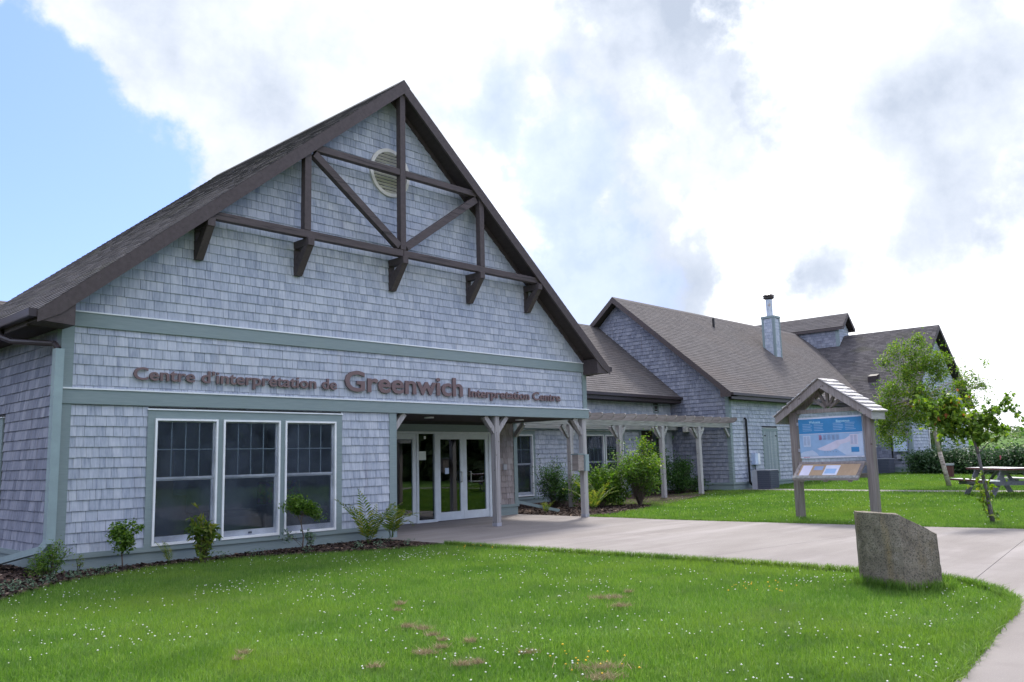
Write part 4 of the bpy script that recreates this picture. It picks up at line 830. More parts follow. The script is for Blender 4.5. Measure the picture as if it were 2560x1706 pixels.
# ------------------------------------------------------------------ facade lettering
def text_mesh(txt, size, offset, extrude):
    cu_ = bpy.data.curves.new('txt', 'FONT'); cu_.body = txt; cu_.size = size; cu_.offset = offset; cu_.extrude = extrude; cu_.resolution_u = 3
    o = bpy.data.objects.new('txt', cu_); C.objects.link(o); bpy.context.view_layer.update()
    dg = bpy.context.evaluated_depsgraph_get(); me = bpy.data.meshes.new_from_object(o.evaluated_get(dg))
    V = np.empty(len(me.vertices) * 3, dtype=np.float32); me.vertices.foreach_get('co', V); V = V.reshape(-1, 3)
    Fs = [tuple(p.vertices) for p in me.polygons]
    bpy.data.objects.remove(o); bpy.data.curves.remove(cu_); bpy.data.meshes.remove(me)
    return V, Fs
def letters(V, Fs):
    par = list(range(len(V)))
    def fnd(a):
        while par[a] != a: par[a] = par[par[a]]; a = par[a]
        return a
    key = {}
    for i, v in enumerate(V):
        k = (round(float(v[0]), 4), round(float(v[1]), 4))
        if k in key: par[fnd(i)] = fnd(key[k])
        else: key[k] = i
    for f in Fs:
        for a in f[1:]: par[fnd(a)] = fnd(f[0])
    isl = {}
    for fi, f in enumerate(Fs): isl.setdefault(fnd(f[0]), []).append(fi)
    items = []
    for fl in isl.values():
        idx = sorted({i for f in fl for i in Fs[f]}); xs = V[idx, 0]; items.append([xs.min(), xs.max(), fl])
    items.sort(key=lambda t: t[0]); out = []
    for it in items:
        if out:
            o = out[-1]; ov = min(o[1], it[1]) - max(o[0], it[0])
            if ov > 0.6 * min(o[1] - o[0], it[1] - it[0]): o[0] = min(o[0], it[0]); o[1] = max(o[1], it[1]); o[2] = o[2] + it[2]; continue
        out.append(list(it))
    return out
sign = root('wordmark_sign', 'raised mauve-brown letters of the centre name fixed across the shingled gable', 'sign', (10.7, 13.46, 1.4))
def line(txt, x0, x1, zbase, cap, off=0.02):
    V, Fs = text_mesh(txt, 1.0, off, 0.5)
    V0 = V.copy(); w = V[:, 0].max() - V[:, 0].min(); mn = V[:, 0].min()
    sx = (x1 - x0) / w; sz = cap / 0.72
    for a, b_, fl in letters(V, Fs):
        mb = MB(); mp = {}
        for f in fl:
            nf = []
            for i in Fs[f]:
                if i not in mp:
                    mp[i] = len(mb.v); v = V[i]; mb.v.append((x0 + (v[0] - mn) * sx, YF - 0.052 - v[2] * 0.035, zbase + v[1] * sz))
                nf.append(mp[i])
            mb.f.append(tuple(nf)); mb.t.append(0.5)
        mb.build('letter', M['letter'], sign)
line('Centre d\u2019interpr\u00e9tation de', 5.545, 9.375, 1.414, 0.205, 0.016)
line('Greenwich', 9.56, 12.66, 1.408, 0.40, 0.020)
line('Interpretation Centre', 12.84, 15.955, 1.405, 0.195, 0.016)

# ------------------------------------------------------------------ pergola
pg = root('pergola', 'long weathered timber pergola with rounded rafter ends along the connecting wall', 'pergola', (23, 16.6, -1.47))
YP = 16.6
bm_ = part('beam', M['post_h'], bx(17.06, XR - 0.03, YP, YP + 0.09, 1.045, 1.21), pg)
part('beam', M['post_h'], bx(17.06, XR - 0.035, YP + 2.35, YP + 2.44, 1.045, 1.21), pg)
xs_ = [17.6 + i * 0.605 for i in range(21)]
for x in xs_:
    prof = [(YP - 0.40, 1.42), (YP - 0.435, 1.39), (YP - 0.43, 1.33), (YP - 0.38, 1.27), (YP - 0.28, 1.225), (YP - 0.10, 1.215), (YP + 2.62, 1.215), (YP + 2.62, 1.42)]
    part('rafter', M['rafter'], lambda b: b.prism([(x - 0.02, y, z) for y, z in prof], (0.04, 0, 0)), pg)
for x in (20.14, 22.67, 25.16, 27.6):
    zb = gzf(x, YP) - 0.02
    p_ = part('post', M['post'], bx(x - 0.08, x + 0.08, YP - 0.035, YP + 0.105, zb, 1.044), pg, bevel=0.006)
    for s in (-1, 1): part('brace', M['post_h'], lambda b: b.beam((x + s * 0.075, YP + 0.045, 0.66), (x + s * 0.36, YP + 0.045, 1.02), 0.08, 0.10), p_, bevel=0.004)
    part('brace', M['post'], lambda b: b.beam((x, YP + 0.11, 0.66), (x, YP + 0.42, 1.0), 0.08, 0.10), p_, bevel=0.004)
part('brace', M['post_h'], lambda b: b.beam((XR - 0.06, YP + 0.045, 0.70), (XR - 0.34, YP + 0.045, 1.02), 0.08, 0.10), pg)
# lamp on the gable wall, box on the porch post
b = MB(); b.box(XR - 0.22, XR - 0.02, 18.40, 18.62, 0.94, 1.17); tag(b.build('wall_lamp', M['cream'], bevel=0.02), 'small cream wall lamp high on the shaded shingle wall behind the pergola', 'lamp')
mbx = root('metal_box', 'grey-green metal ash box fixed to the right-hand porch post', 'box', (16.8, 13.45, -0.2))
part('box_body', M['rafter'], bx(16.52, 16.74, 13.40, 13.60, -0.30, 0.09), mbx); part('box_front', M['green_metal'], bx(16.76, 16.90, 13.36, 13.495, -0.31, 0.10), mbx)
part('box_lid', M['trim'], bx(16.50, 16.75, 13.38, 13.62, 0.092, 0.12), mbx)

# ------------------------------------------------------------------ condensers, boxes, pipe
def condenser(x, y, z, label, s=0.76):
    o = root('air_conditioner', label, 'air conditioner', (x + s / 2, y + s / 2, z), 'outdoor condensing units')
    part('cabinet', M['acgrey'], bx(x + 0.03, x + s - 0.03, y + 0.03, y + s - 0.03, z + 0.03, z + s - 0.03), o)
    part('base_pan', M['acgrey'], bx(x - 0.02, x + s + 0.02, y - 0.02, y + s + 0.02, z, z + 0.03), o)
    part('top_cover', M['acgrey'], bx(x - 0.01, x + s + 0.01, y - 0.01, y + s + 0.01, z + s - 0.03, z + s), o, bevel=0.01)
    part('service_panel', M['acgrey'], bx(x - 0.012, x + 0.029, y + s - 0.22, y + s, z + 0.03, z + s - 0.031), o)
    part('coil', M['grille'], lambda b: (b.box(x + 0.005, x + 0.029, y + 0.031, y + s - 0.23, z + 0.031, z + s - 0.032), b.box(x + 0.031, x + s - 0.031, y + 0.005, y + 0.029, z + 0.031, z + s - 0.032)), o)
    for i in range(9):
        zz = z + 0.08 + i * (s - 0.16) / 8
        part('guard_wire', M['wire'], lambda b: (b.box(x - 0.006, x + 0.003, y - 0.006, y + s - 0.225, zz, zz + 0.008), b.box(x + 0.004, x + s - 0.03, y - 0.006, y + 0.003, zz, zz + 0.008)), o)
    return o
condenser(30.55, 15.38, gzf(30.5, 15.4) - 0.01, 'grey condenser on the grass below the board utility door')
condenser(42.55, 15.2, gzf(42.5, 15.2) - 0.01, 'grey condenser under the pale wall cabinet of the far wing')
def tagbox(name, label, cat, f, mat, **k):
    b = MB(); f(b); return tag(b.build(name, mat, **k), label, cat)
eb = root('electrical_box', 'small pale electrical box with conduit beside the board utility door', 'electrical box', (31.6, 16.5, -0.2))
part('box_body', M['map_sand'], bx(31.42, 31.66, 16.40, 16.583, -0.42, 0.03), eb); part('box_door', M['white'], bx(31.67, 31.88, 16.42, 16.583, -0.40, 0.03), eb)
part('conduit', M['blackpipe'], lambda b: b.path([(31.55, 16.5, -0.42), (31.55, 16.5, -0.9)], [0.02, 0.02]), eb)
tagbox('drain_pipe', 'thin black pipe running down the shingles right of the pergola', 'pipe', lambda b: b.path([(31.0, 16.55, 1.44), (31.03, 16.50, 1.40), (31.06, 16.50, -1.10), (31.12, 16.45, -1.20), (31.4, 16.3, -1.24)], [0.045] * 5), M['blackpipe'])
tagbox('wall_cabinet', 'large pale grey metal cabinet on the side wall of the far wing', 'cabinet', lambda b: (b.box(43.55, 43.72, 14.66, 15.28, -0.05, 0.69), b.box(43.535, 43.549, 14.72, 14.76, 0.3, 0.36)), M['map_sand'])
tagbox('meter_box', 'small grey meter below the pale wall cabinet', 'meter', lambda b: b.box(43.6, 43.72, 15.0, 15.18, -0.42, -0.22), M['acgrey'])
tagbox('wall_conduit', 'dark conduit running up the side wall beside the pale cabinet', 'pipe', lambda b: b.tube((43.68, 15.4, -0.9), (43.68, 15.4, 0.9), 0.03), M['blackpipe'])
tagbox('concrete_block', 'small grey splash block at the left edge of the mulch bed', 'block', lambda b: b.box(2.95, 3.42, 13.0, 13.5, -1.49, -1.36), M['concrete'], bevel=0.02)

# ------------------------------------------------------------------ information kiosk
KL = Vector((18.82, 8.86, 0)); kv = Vector((math.sin(R(8)), math.cos(R(8)), 0)); kn = Vector((kv.y, -kv.x, 0))
def K(t, off, z): return KL + kv * t - kn * off + Vector((0, 0, z))
kz = gzf(18.8, 8.0) - 0.03
kio = root('information_kiosk', 'gabled timber information kiosk with shake roof and blue map panel', 'kiosk', tuple(K(-0.99, 0, kz)))
def kbox(b, t0, t1, o0, o1, z0, z1): b.hexa([K(t0, o1, z0), K(t1, o1, z0), K(t1, o0, z0), K(t0, o0, z0), K(t0, o1, z1), K(t1, o1, z1), K(t1, o0, z1), K(t0, o0, z1)])
kp = lambda nm, m, f, par=None, **k: part(nm, M[m], f, par or kio, **k)
kp('post', 'kwood', lambda b: kbox(b, -0.17, 0.0, -0.08, 0.08, kz, 0.93), bevel=0.008); kp('post', 'kwood', lambda b: kbox(b, -1.98, -1.81, -0.08, 0.08, kz, 0.93), bevel=0.008)
tc_, kh, kpz = -0.95, 1.17, 1.62; ks = 0.665
for side in (-1, 1):
    for off, w, hh in ((0.28, 0.04, 0.19), (-0.24, 0.04, 0.11)):
        f = lambda b: b.prism([K(tc_, off, kpz), K(tc_ + side * kh, off, kpz - ks * kh), K(tc_ + side * kh, off, kpz - ks * kh - 0.17), K(tc_, off, kpz - hh)], kn * w)
        kp('rake_board', 'kwood', f)
    dk = kp('roof_deck', 'rafter', lambda b: b.prism([K(tc_, 0.30, kpz + 0.004), K(tc_ + side * (kh + 0.03), 0.30, kpz + 0.004 - ks * (kh + 0.03)), K(tc_ + side * (kh + 0.03), 0.30, kpz + 0.024 - ks * (kh + 0.03)), K(tc_, 0.30, kpz + 0.024)], kn * 0.60))
    kp('eave_board', 'post_h', lambda b: b.prism([K(tc_ + side * kh, 0.278, kpz - ks * kh), K(tc_ + side * (kh + 0.025), 0.278, kpz - ks * (kh + 0.025)), K(tc_ + side * (kh + 0.025), 0.278, kpz - ks * kh - 0.17), K(tc_ + side * kh, 0.278, kpz - ks * kh - 0.17)], kn * 0.52))
    # shakes, course by course up the slope
    Vd = (kv * (-side) + Vector((0, 0, ks))).normalized(); U_ = kn; N_ = Vector((0, 0, 1)) * 1.0 + kv * side * ks; N_.normalize()
    Ls = (kh + 0.05) * math.sqrt(1 + ks * ks); O_ = K(tc_ + side * (kh + 0.05), 0.32, kpz + 0.026 - ks * (kh + 0.05))
    pcs = clad(O_, U_, Vd, N_, [(0, 0), (0.64, 0), (0.64, Ls), (0, Ls)], [], Ls / 9, 0.14, 0.26, 0.028, 0.0, Ls - 0.002, gap=0.006, jit=0.006)
    lay(pcs, M['kshake'], dk, 'shake', singles=len(pcs))
kp('tie_beam', 'kwood', lambda b: kbox(b, -1.80, -0.18, -0.05, 0.05, 0.885, 0.975), bevel=0.004)
for a in (-58, -30, 0, 30, 58):
    ca, sa = math.cos(R(a)), math.sin(R(a)); ln = 0.50 if abs(a) < 40 else 0.42
    kp('fan_strut', 'kwood', lambda b: b.beam(K(-0.97 + sa * 0.06, 0, 0.975 + ca * 0.05), K(-0.97 + sa * ln, 0, 0.975 + ca * ln), 0.06, 0.06, tuple(kv * ca - Vector((0, 0, sa)))))
# map panel
pan = kp('map_panel', 'map_white', lambda b: kbox(b, -1.76, -0.215, 0.02, 0.04, -0.12, 0.79))
def pk(nm, m, t0, t1, z0, z1, o=0.041, th=0.002): kp(nm, m, lambda b: kbox(b, t0, t1, o, o + th, z0, z1), pan)
pk('blue_header', 'map_blue', -1.76, -0.215, 0.425, 0.755); pk('map_sea', 'map_pale', -1.76, -0.215, -0.085, 0.413)
def kpoly(nm, m, pts, o=0.0435, th=0.0015):
    kp(nm, m, lambda b: b.prism([K(t, o, z) for t, z in pts], -kn * th), pan)
def mp(u, v): return (-0.225 - u * 1.525, 0.405 - v * 0.49)
kpoly('map_land', 'map_sand', [mp(*p) for p in ((0.80, 0.12), (1.0, 0.02), (1.0, 0.98), (0.74, 0.98), (0.62, 0.75), (0.55, 0.62), (0.68, 0.35))])
kpoly('map_land', 'map_land', [mp(*p) for p in ((0.28, 0.66), (0.38, 0.56), (0.50, 0.42), (0.60, 0.30), (0.72, 0.26), (0.80, 0.14), (0.86, 0.30), (0.78, 0.40), (0.66, 0.48), (0.60, 0.66), (0.50, 0.76), (0.40, 0.76), (0.32, 0.72))], 0.0451)
kpoly('map_land', 'map_sand', [mp(*p) for p in ((0.0, 0.86), (0.06, 0.78), (0.20, 0.72), (0.27, 0.86), (0.30, 0.98), (0.0, 0.98))], 0.0451)
pk('legend', 'map_sand', -0.225 - 0.18 * 1.525, -0.225 - 0.06 * 1.525, 0.405 - 0.56 * 0.49, 0.405 - 0.05 * 0.49, 0.0467); pk('legend', 'map_land', -0.225 - 0.93 * 1.525, -0.225 - 0.81 * 1.525, 0.405 - 0.52 * 0.49, 0.405 - 0.05 * 0.49, 0.0467)
pk('inset_map', 'map_blue', -0.225 - 0.94 * 1.525, -0.225 - 0.82 * 1.525, 0.405 - 0.84 * 0.49, 0.405 - 0.62 * 0.49, 0.0467)
def rows(u0, u1, v0, v1, n, m='map_text', hgt=0.5):
    for i in range(n):
        z1 = 0.405 - (v0 + (v1 - v0) * i / n) * 0.49; dz = (v1 - v0) / n * 0.49 * hgt; e = rng.uniform(0, 0.2) * (u1 - u0)
        kp('text_line', m, lambda b: kbox(b, -0.225 - (u1 - e) * 1.525, -0.225 - u0 * 1.525, 0.0487, 0.0495, z1 - dz, z1), pan)
for u in (0.07, 0.125, 0.82, 0.875): rows(u, u + 0.045, 0.09, 0.50, 11)
for i, u in enumerate((0.32, 0.39, 0.46, 0.53, 0.60)): rows(u, u + 0.05, 0.05, 0.28, 6, 'map_red' if i == 0 else 'map_text')
for i in range(5): pk('symbol', 'map_text', -0.225 - (0.41 + i * 0.045) * 1.525, -0.225 - (0.395 + i * 0.045) * 1.525, 0.0, 0.02, 0.0467)
pk('symbol', 'map_red', -0.45, -0.30, -0.108, -0.098, 0.041); pk('symbol', 'map_text', -1.70, -1.60, -0.108, -0.098, 0.041)
for v0, u0 in ((0, 0.06), (0, 0.56)):
    for i in range(5):
        for c in range(2):
            z = 0.63 - i * 0.036; t0 = -0.225 - (u0 + c * 0.19) * 1.525
            kp('text_line', 'map_pale', lambda b: kbox(b, t0 - 0.25 + rng.uniform(0, 0.05), t0, 0.0435, 0.0443, z, z + 0.012), pan)
def ktext(txt, t0, t1, z, h):
    V, Fs = text_mesh(txt, 1.0, 0.012, 0.01); mn = V[:, 0].min(); sx = (t0 - t1) / (V[:, 0].max() - mn)
    mb = MB()
    for v in V: mb.v.append(tuple(K(t0 - (v[0] - mn) * sx, 0.0445 + v[2] * 0.1, z + v[1] * h / 0.72)))
    mb.f = list(Fs); mb.t = [0.5] * len(Fs); mb.build('title_word', M['map_type'], pan)
ktext('Welcome', -0.49, -0.77, 0.655, 0.055); ktext('Bienvenue', -1.16, -1.48, 0.655, 0.055)
# sloping display desk
desk = kp('display_desk', 'rafter', lambda b: b.prism([K(-1.81, 0.10, -0.23), K(-0.23, 0.10, -0.23), K(-0.23, 0.46, -0.57), K(-1.81, 0.46, -0.57)], Vector((0, 0, -0.035))))
dn = Vector((0, 0, 1)); 
def dk_(t0, t1, s0, s1, m, nm, lift=0.004, th=0.003):
    A = lambda t, s: K(t, 0.10 + 0.36 * s, -0.23 - 0.34 * s + lift)
    kp(nm, m, lambda b: b.prism([A(t0, s0), A(t1, s0), A(t1, s1), A(t0, s1)], Vector((0, 0, th))), desk)
dk_(-1.73, -0.31, 0.12, 0.86, 'ktan', 'desk_board'); dk_(-1.81, -0.23, 0.0, 0.115, 'kwood', 'desk_rail', 0.004, 0.02); dk_(-1.81, -0.23, 0.865, 1.0, 'post_h', 'desk_rail', 0.004, 0.02)
dk_(-0.31, -0.23, 0.12, 0.86, 'kwood', 'desk_rail', 0.004, 0.018); dk_(-1.81, -1.735, 0.12, 0.86, 'kwood', 'desk_rail', 0.004, 0.018)
dk_(-0.60, -0.36, 0.2, 0.82, 'map_land', 'paper_sheet', 0.0085); dk_(-0.90, -0.64, 0.2, 0.82, 'ktan', 'paper_sheet', 0.0085); dk_(-1.27, -0.93, 0.2, 0.80, 'map_white', 'paper_sheet', 0.0085)
dk_(-0.88, -0.66, 0.26, 0.5, 'map_text', 'printed_photo', 0.0125, 0.001); dk_(-1.22, -0.96, 0.42, 0.72, 'map_pale', 'printed_photo', 0.0125, 0.001)
for t in (-0.45, -1.02, -1.60): kp('desk_bearer', 'rafter', lambda b: b.prism([K(t - 0.05, 0.02, -0.30), K(t - 0.05, 0.42, -0.60), K(t - 0.05, 0.42, -0.64), K(t - 0.05, 0.02, -0.40)], kv * 0.10), desk)
kp('desk_rail_beam', 'rafter', lambda b: kbox(b, -1.81, -0.17, -0.04, 0.04, -0.56, -0.47))
kp('desk_rail_beam', 'rafter', lambda b: kbox(b, -1.81, -0.17, -0.03, 0.03, -0.30, -0.24))
for z in (0.62, 0.02): kp('panel_clip', 'acgrey', lambda b: kbox(b, -0.215, -0.165, 0.01, 0.05, z, z + 0.07))

# ------------------------------------------------------------------ concrete marker block in the lawn
def marker():
    h = Vector((0.55, -0.83, 0)); 
    L0 = Vector((9.82, 3.92, -1.50)); C0 = Vector((9.46, 3.31, -1.50)); R0 = Vector((9.80, 3.05, -1.50))
    back = Vector((0.20, 0.10, 0))
    L1 = Vector((9.58, 3.83, -0.665)); C1 = Vector((9.80 - 0.22, 3.45 - 0.075, -0.685)); R1 = Vector((9.86, 3.09, -0.90))
    bm = bmesh.new()
    outline = [L0, C0, R0, R1, C1, L1]
    fr = [bm.verts.new(p) for p in outline]; bk = [bm.verts.new(p + back) for p in outline]
    bm.faces.new((fr[0], fr[1], fr[4], fr[5])); bm.faces.new((fr[1], fr[2], fr[3], fr[4]))
    bm.faces.new((bk[5], bk[4], bk[1], bk[0])); bm.faces.new((bk[4], bk[3], bk[2], bk[1]))
    for i in range(6):
        j = (i + 1) % 6; bm.faces.new((fr[j], fr[i], bk[i], bk[j]))
    bmesh.ops.recalc_face_normals(bm, faces=bm.faces)
    bmesh.ops.subdivide_edges(bm, edges=list(bm.edges), cuts=11, use_grid_fill=True)
    import mathutils.noise as mn
    bm.normal_update()
    for v in bm.verts:
        p = v.co; n = mn.noise(p * 9) * 0.006 + mn.noise(p * 28) * 0.004
        edge = 1.0 if (p.x > 9.72 and p.z > -1.3 and p.y < 3.2) else 0.3
        v.co += v.normal * (n + edge * mn.noise(p * 14 + Vector((3, 3, 3))) * 0.010)
    me = bpy.data.meshes.new('marker_block'); bm.to_mesh(me); bm.free(); me.materials.append(M['stone'])
    o = bpy.data.objects.new('marker_block', me); C.objects.link(o); tag(o, 'rough speckled concrete marker block with a slanting top at the lawn edge', 'marker stone')
marker()

# ------------------------------------------------------------------ picnic table
def picnic():
    ax = Vector((0.79, 0.61, 0)).normalized(); nn = Vector((-ax.y, ax.x, 0)); c = Vector((26.16, 6.40, 0)); z0 = gzf(26.1, 6.4)
    o = root('picnic_table', 'weathered picnic table with pale top and attached benches on the far grass', 'picnic table', (c.x, c.y, z0))
    P = lambda a, n, z: c + ax * a + nn * n + Vector((0, 0, z0 + z))
    def pb(b, a0, a1, n0, n1, za, zb): b.hexa([P(a0, n1, za), P(a0, n0, za), P(a1, n0, za), P(a1, n1, za), P(a0, n1, zb), P(a0, n0, zb), P(a1, n0, zb), P(a1, n1, zb)])
    for i in range(5): 
        n0 = -0.38 + i * 0.153
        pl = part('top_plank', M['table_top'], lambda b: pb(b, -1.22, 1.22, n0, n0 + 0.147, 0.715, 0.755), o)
    part('top_edge', M['table_red'], lambda b: (pb(b, -1.223, 1.223, 0.386, 0.40, 0.705, 0.752), pb(b, -1.235, -1.223, -0.38, 0.385, 0.705, 0.752)), o)
    for s in (-1, 1):
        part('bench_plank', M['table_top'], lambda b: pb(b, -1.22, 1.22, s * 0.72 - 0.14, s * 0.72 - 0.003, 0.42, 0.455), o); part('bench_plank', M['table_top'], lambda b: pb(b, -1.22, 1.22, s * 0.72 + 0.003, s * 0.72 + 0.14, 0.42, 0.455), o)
        part('bench_edge', M['table_red'], lambda b: pb(b, -1.223, 1.223, s * 0.72 + 0.141 if s > 0 else s * 0.72 - 0.155, s * 0.72 + 0.155 if s > 0 else s * 0.72 - 0.141, 0.405, 0.452), o)
    for a in (-0.78, 0.78):
        part('cross_bearer', M['table_leg'], lambda b: pb(b, a - 0.02, a + 0.02, -0.80, 0.80, 0.30, 0.415), o)
        part('top_bearer', M['table_leg'], lambda b: pb(b, a - 0.02, a + 0.02, -0.36, 0.36, 0.62, 0.71), o)
        for s in (-1, 1):
            part('leg', M['table_leg'], lambda b: b.beam(P(a + 0.045, s * 0.62, -0.02), P(a + 0.045, s * 0.24, 0.70), 0.04, 0.13, tuple(nn)), o)
    part('diagonal_brace', M['table_leg'], lambda b: (b.beam(P(-0.75, 0, 0.36), P(-0.15, 0, 0.70), 0.08, 0.04), b.beam(P(0.75, 0, 0.36), P(0.15, 0, 0.70), 0.08, 0.04)), o)
picnic()
zb = gzf(38.4, 11.3)
bo = root('post_bollard', 'short dark post with pale cap in front of the rose bushes', 'post', (38.4, 11.28, zb)); part('post_body', M['table_red'], bx(38.28, 38.52, 11.16, 11.40, zb, zb + 0.52), bo); part('post_cap', M['acgrey'], bx(38.25, 38.55, 11.13, 11.43, zb + 0.521, zb + 0.60), bo)

# ------------------------------------------------------------------ foliage
def leaf_cloud(cent, size, shape='oval', up=0.35, sj=0.35):
    """leaves at the given centres -> V, F(quads as 2 tris), tone"""
    n = len(cent); cent = np.asarray(cent)
    nrm = nr.normal(size=(n, 3)); nrm[:, 2] = np.abs(nrm[:, 2]) + up; nrm /= np.linalg.norm(nrm, axis=1)[:, None]
    t = nr.normal(size=(n, 3)); t -= nrm * np.sum(t * nrm, 1)[:, None]; t /= np.linalg.norm(t, axis=1)[:, None]
    b_ = np.cross(nrm, t); s = size * (1 + sj * nr.uniform(-1, 1, n))[:, None]
    if shape == 'maple':
        prof = [(-0.5, 0, 0), (-0.15, 0.42, 0.06), (0.02, 0.2, 0.0), (0.5, 0, -0.03), (0.02, -0.2, 0.0), (-0.15, -0.42, 0.06)]
        tri = [(0, 1, 2), (0, 2, 3), (0, 3, 4), (0, 4, 5)]
    else:
        w = 0.27 if shape == 'oval' else 0.13
        prof = [(-0.5, 0, 0), (0.0, w, 0.06), (0.5, 0, -0.06), (0.0, -w, 0.06)]; tri = [(0, 1, 2), (0, 2, 3)]
    V = np.concatenate([(cent + t * s * p[0] + b_ * s * p[1] + nrm * s * p[2])[:, None, :] for p in prof], 1).reshape(-1, 3)
    k = len(prof); base = np.arange(n)[:, None] * k
    F = np.concatenate([base + np.array(tr)[None, :] for tr in tri], 0)
    tone = np.tile(np.clip(nr.normal(0.5, 0.22, n), 0, 1), len(tri))
    return V, F, tone
def in_blobs(blobs, n, shell=0.55):
    """points in a union of ellipsoids (cx,cy,cz,rx,ry,rz,weight)"""
    w = np.array([b_[6] for b_ in blobs]); w = w / w.sum(); idx = nr.choice(len(blobs), n, p=w); B = np.array(blobs)[idx]
    d = nr.normal(size=(n, 3)); d /= np.linalg.norm(d, axis=1)[:, None]; r = nr.uniform(0, 1, n) ** shell
    return B[:, :3] + d * r[:, None] * B[:, 3:6], idx
def plant(name, label, cat, base, blobs, n_leaf, size, mat, bark, trunk=None, twigs=30, per=None, shape='oval', group=None, extra=None, up=0.35, tr=0.012, spread=0.9):
    """shrub or tree: stems reach into the blobs, leaves cluster round their twig ends"""
    base = Vector(base); o = root(name, label, cat, tuple(base), group)
    blobs = [(base.x + b_[0], base.y + b_[1], base.z + b_[2], b_[3], b_[4], b_[5], b_[6] if len(b_) > 6 else b_[3] * b_[4] * b_[5]) for b_ in blobs]
    mb = MB(); hubs = []
    if trunk:
        pts = [base + Vector(p[:3]) for p in trunk]; rad = [p[3] for p in trunk]; 
        for i in range(len(pts) - 1): mb.tube(pts[i], pts[i + 1], rad[i], rad[i + 1], 9)
        hubs = [(p, r) for p, r in zip(pts, rad)][len(pts) // 2:]
    else: hubs = [(base + Vector((rng.uniform(-.05, .05), rng.uniform(-.05, .05), 0.0)), tr) for _ in range(3)]
    ends = []; E, _ = in_blobs(blobs, twigs, 0.45)
    for e in E:
        e = Vector(e); h, r = min(hubs, key=lambda q: (q[0] - e).length + (0.5 * abs(q[0].z - e.z) if q[0].z > e.z else 0) + rng.uniform(0, 0.15))
        m_ = h.lerp(e, 0.5) + Vector((rng.uniform(-1, 1), rng.uniform(-1, 1), rng.uniform(0.2, 1))) * (e - h).length * 0.09
        r0 = max(0.003, r * 0.42); mb.tube(h, m_, r0, r0 * 0.6, 5, False); mb.tube(m_, e, r0 * 0.6, 0.002 + r0 * 0.12, 5, False)
        ends += [e, m_.lerp(e, 0.5), m_.lerp(e, 0.8)]
        for _ in range(2):
            e2 = e + Vector((rng.gauss(0, 1), rng.gauss(0, 1), rng.gauss(0.3, 1))) * (e - h).length * 0.16
            mb.tube(m_.lerp(e, 0.6), e2, r0 * 0.35, 0.0015, 4, False); ends.append(e2)
    nm = 'trunk' if trunk else 'stem'
    mb.build(nm, M[bark], o, smooth=True)
    ends = np.array([tuple(e) for e in ends]); lo = np.array([b_[:3] for b_ in blobs]); avg = np.mean([b_[3:6] for b_ in blobs])
    nc = int(n_leaf * 0.7); ci = nr.integers(0, len(ends), nc); c1 = ends[ci] + nr.normal(size=(nc, 3)) * avg * 0.20 * spread
    c2, _ = in_blobs(blobs, n_leaf - nc, 0.4); cent = np.concatenate([c1, c2])
    V, F, tn = leaf_cloud(cent, size, shape, up); np_mesh('foliage', V, F, M[mat], o, tn)
    if extra:
        for (m2, frac, sel) in extra:
            k = int(n_leaf * frac); cc = cent[sel(cent - np.array(base))]
            if len(cc) == 0: continue
            cc = cc[nr.integers(0, len(cc), k)] + nr.normal(size=(k, 3)) * size * 0.8
            V, F, tn = leaf_cloud(cc, size * 1.05, shape, up); np_mesh('new_leaves', V, F, M[m2], o, tn)
    return o
def fern(label, x, y, z, n, ln, lean=0.75, group='ferns in the mulch beds', az0=0, az1=360, mat='fern', up=1.0):
    o = root('fern', label, 'fern', (x, y, z), group)
    for i in range(n):
        a = R(az0 + (az1 - az0) * (i + rng.uniform(0.1, 0.9)) / n); L_ = ln * rng.uniform(0.75, 1.1); le = lean * rng.uniform(0.6, 1.25)
        mb = MB(); pts = []; d = Vector((math.cos(a), math.sin(a), 0)); p = Vector((x, y, z + 0.01)) + d * 0.02; el = R(84 - rng.uniform(0, 24)) 
        k = 18; sd = d.cross(Vector((0, 0, 1)))
        for j in range(k + 1):
            pts.append(p.copy()); p = p + (d * math.cos(el) + Vector((0, 0, 1)) * math.sin(el)) * (L_ / k); el -= R(95 * le / k) * (0.6 + j / k)
        mb.cur = 0.3
        for j in range(k): mb.tube(pts[j], pts[j + 1], 0.004 * (1 - j / k) + 0.001, 0.004 * (1 - (j + 1) / k) + 0.001, 3, False)
        for j in range(3, k + 1):
            w = L_ * 0.17 * math.sin(math.pi * (0.12 + 0.86 * (j / k)) ** 0.8) + 0.01; 
            f = (pts[min(j + 1, k)] - pts[j - 1]).normalized(); nrm = sd.cross(f).normalized()
            for s in (-1, 1):
                mb.cur = rng.uniform(0.2, 1.0); tip = pts[j] + sd * s * w + f * w * 0.45 + nrm * rng.uniform(-0.02, 0.02); h = f * (L_ / k * 0.46)
                mb.quad(pts[j] - h, pts[j] + (tip - pts[j]) * 0.5 - h * 0.8 + nrm * 0.006, tip, pts[j] + (tip - pts[j]) * 0.5 + h * 0.8 + nrm * 0.006)
        mb.build('frond', M[mat], o)
    return o
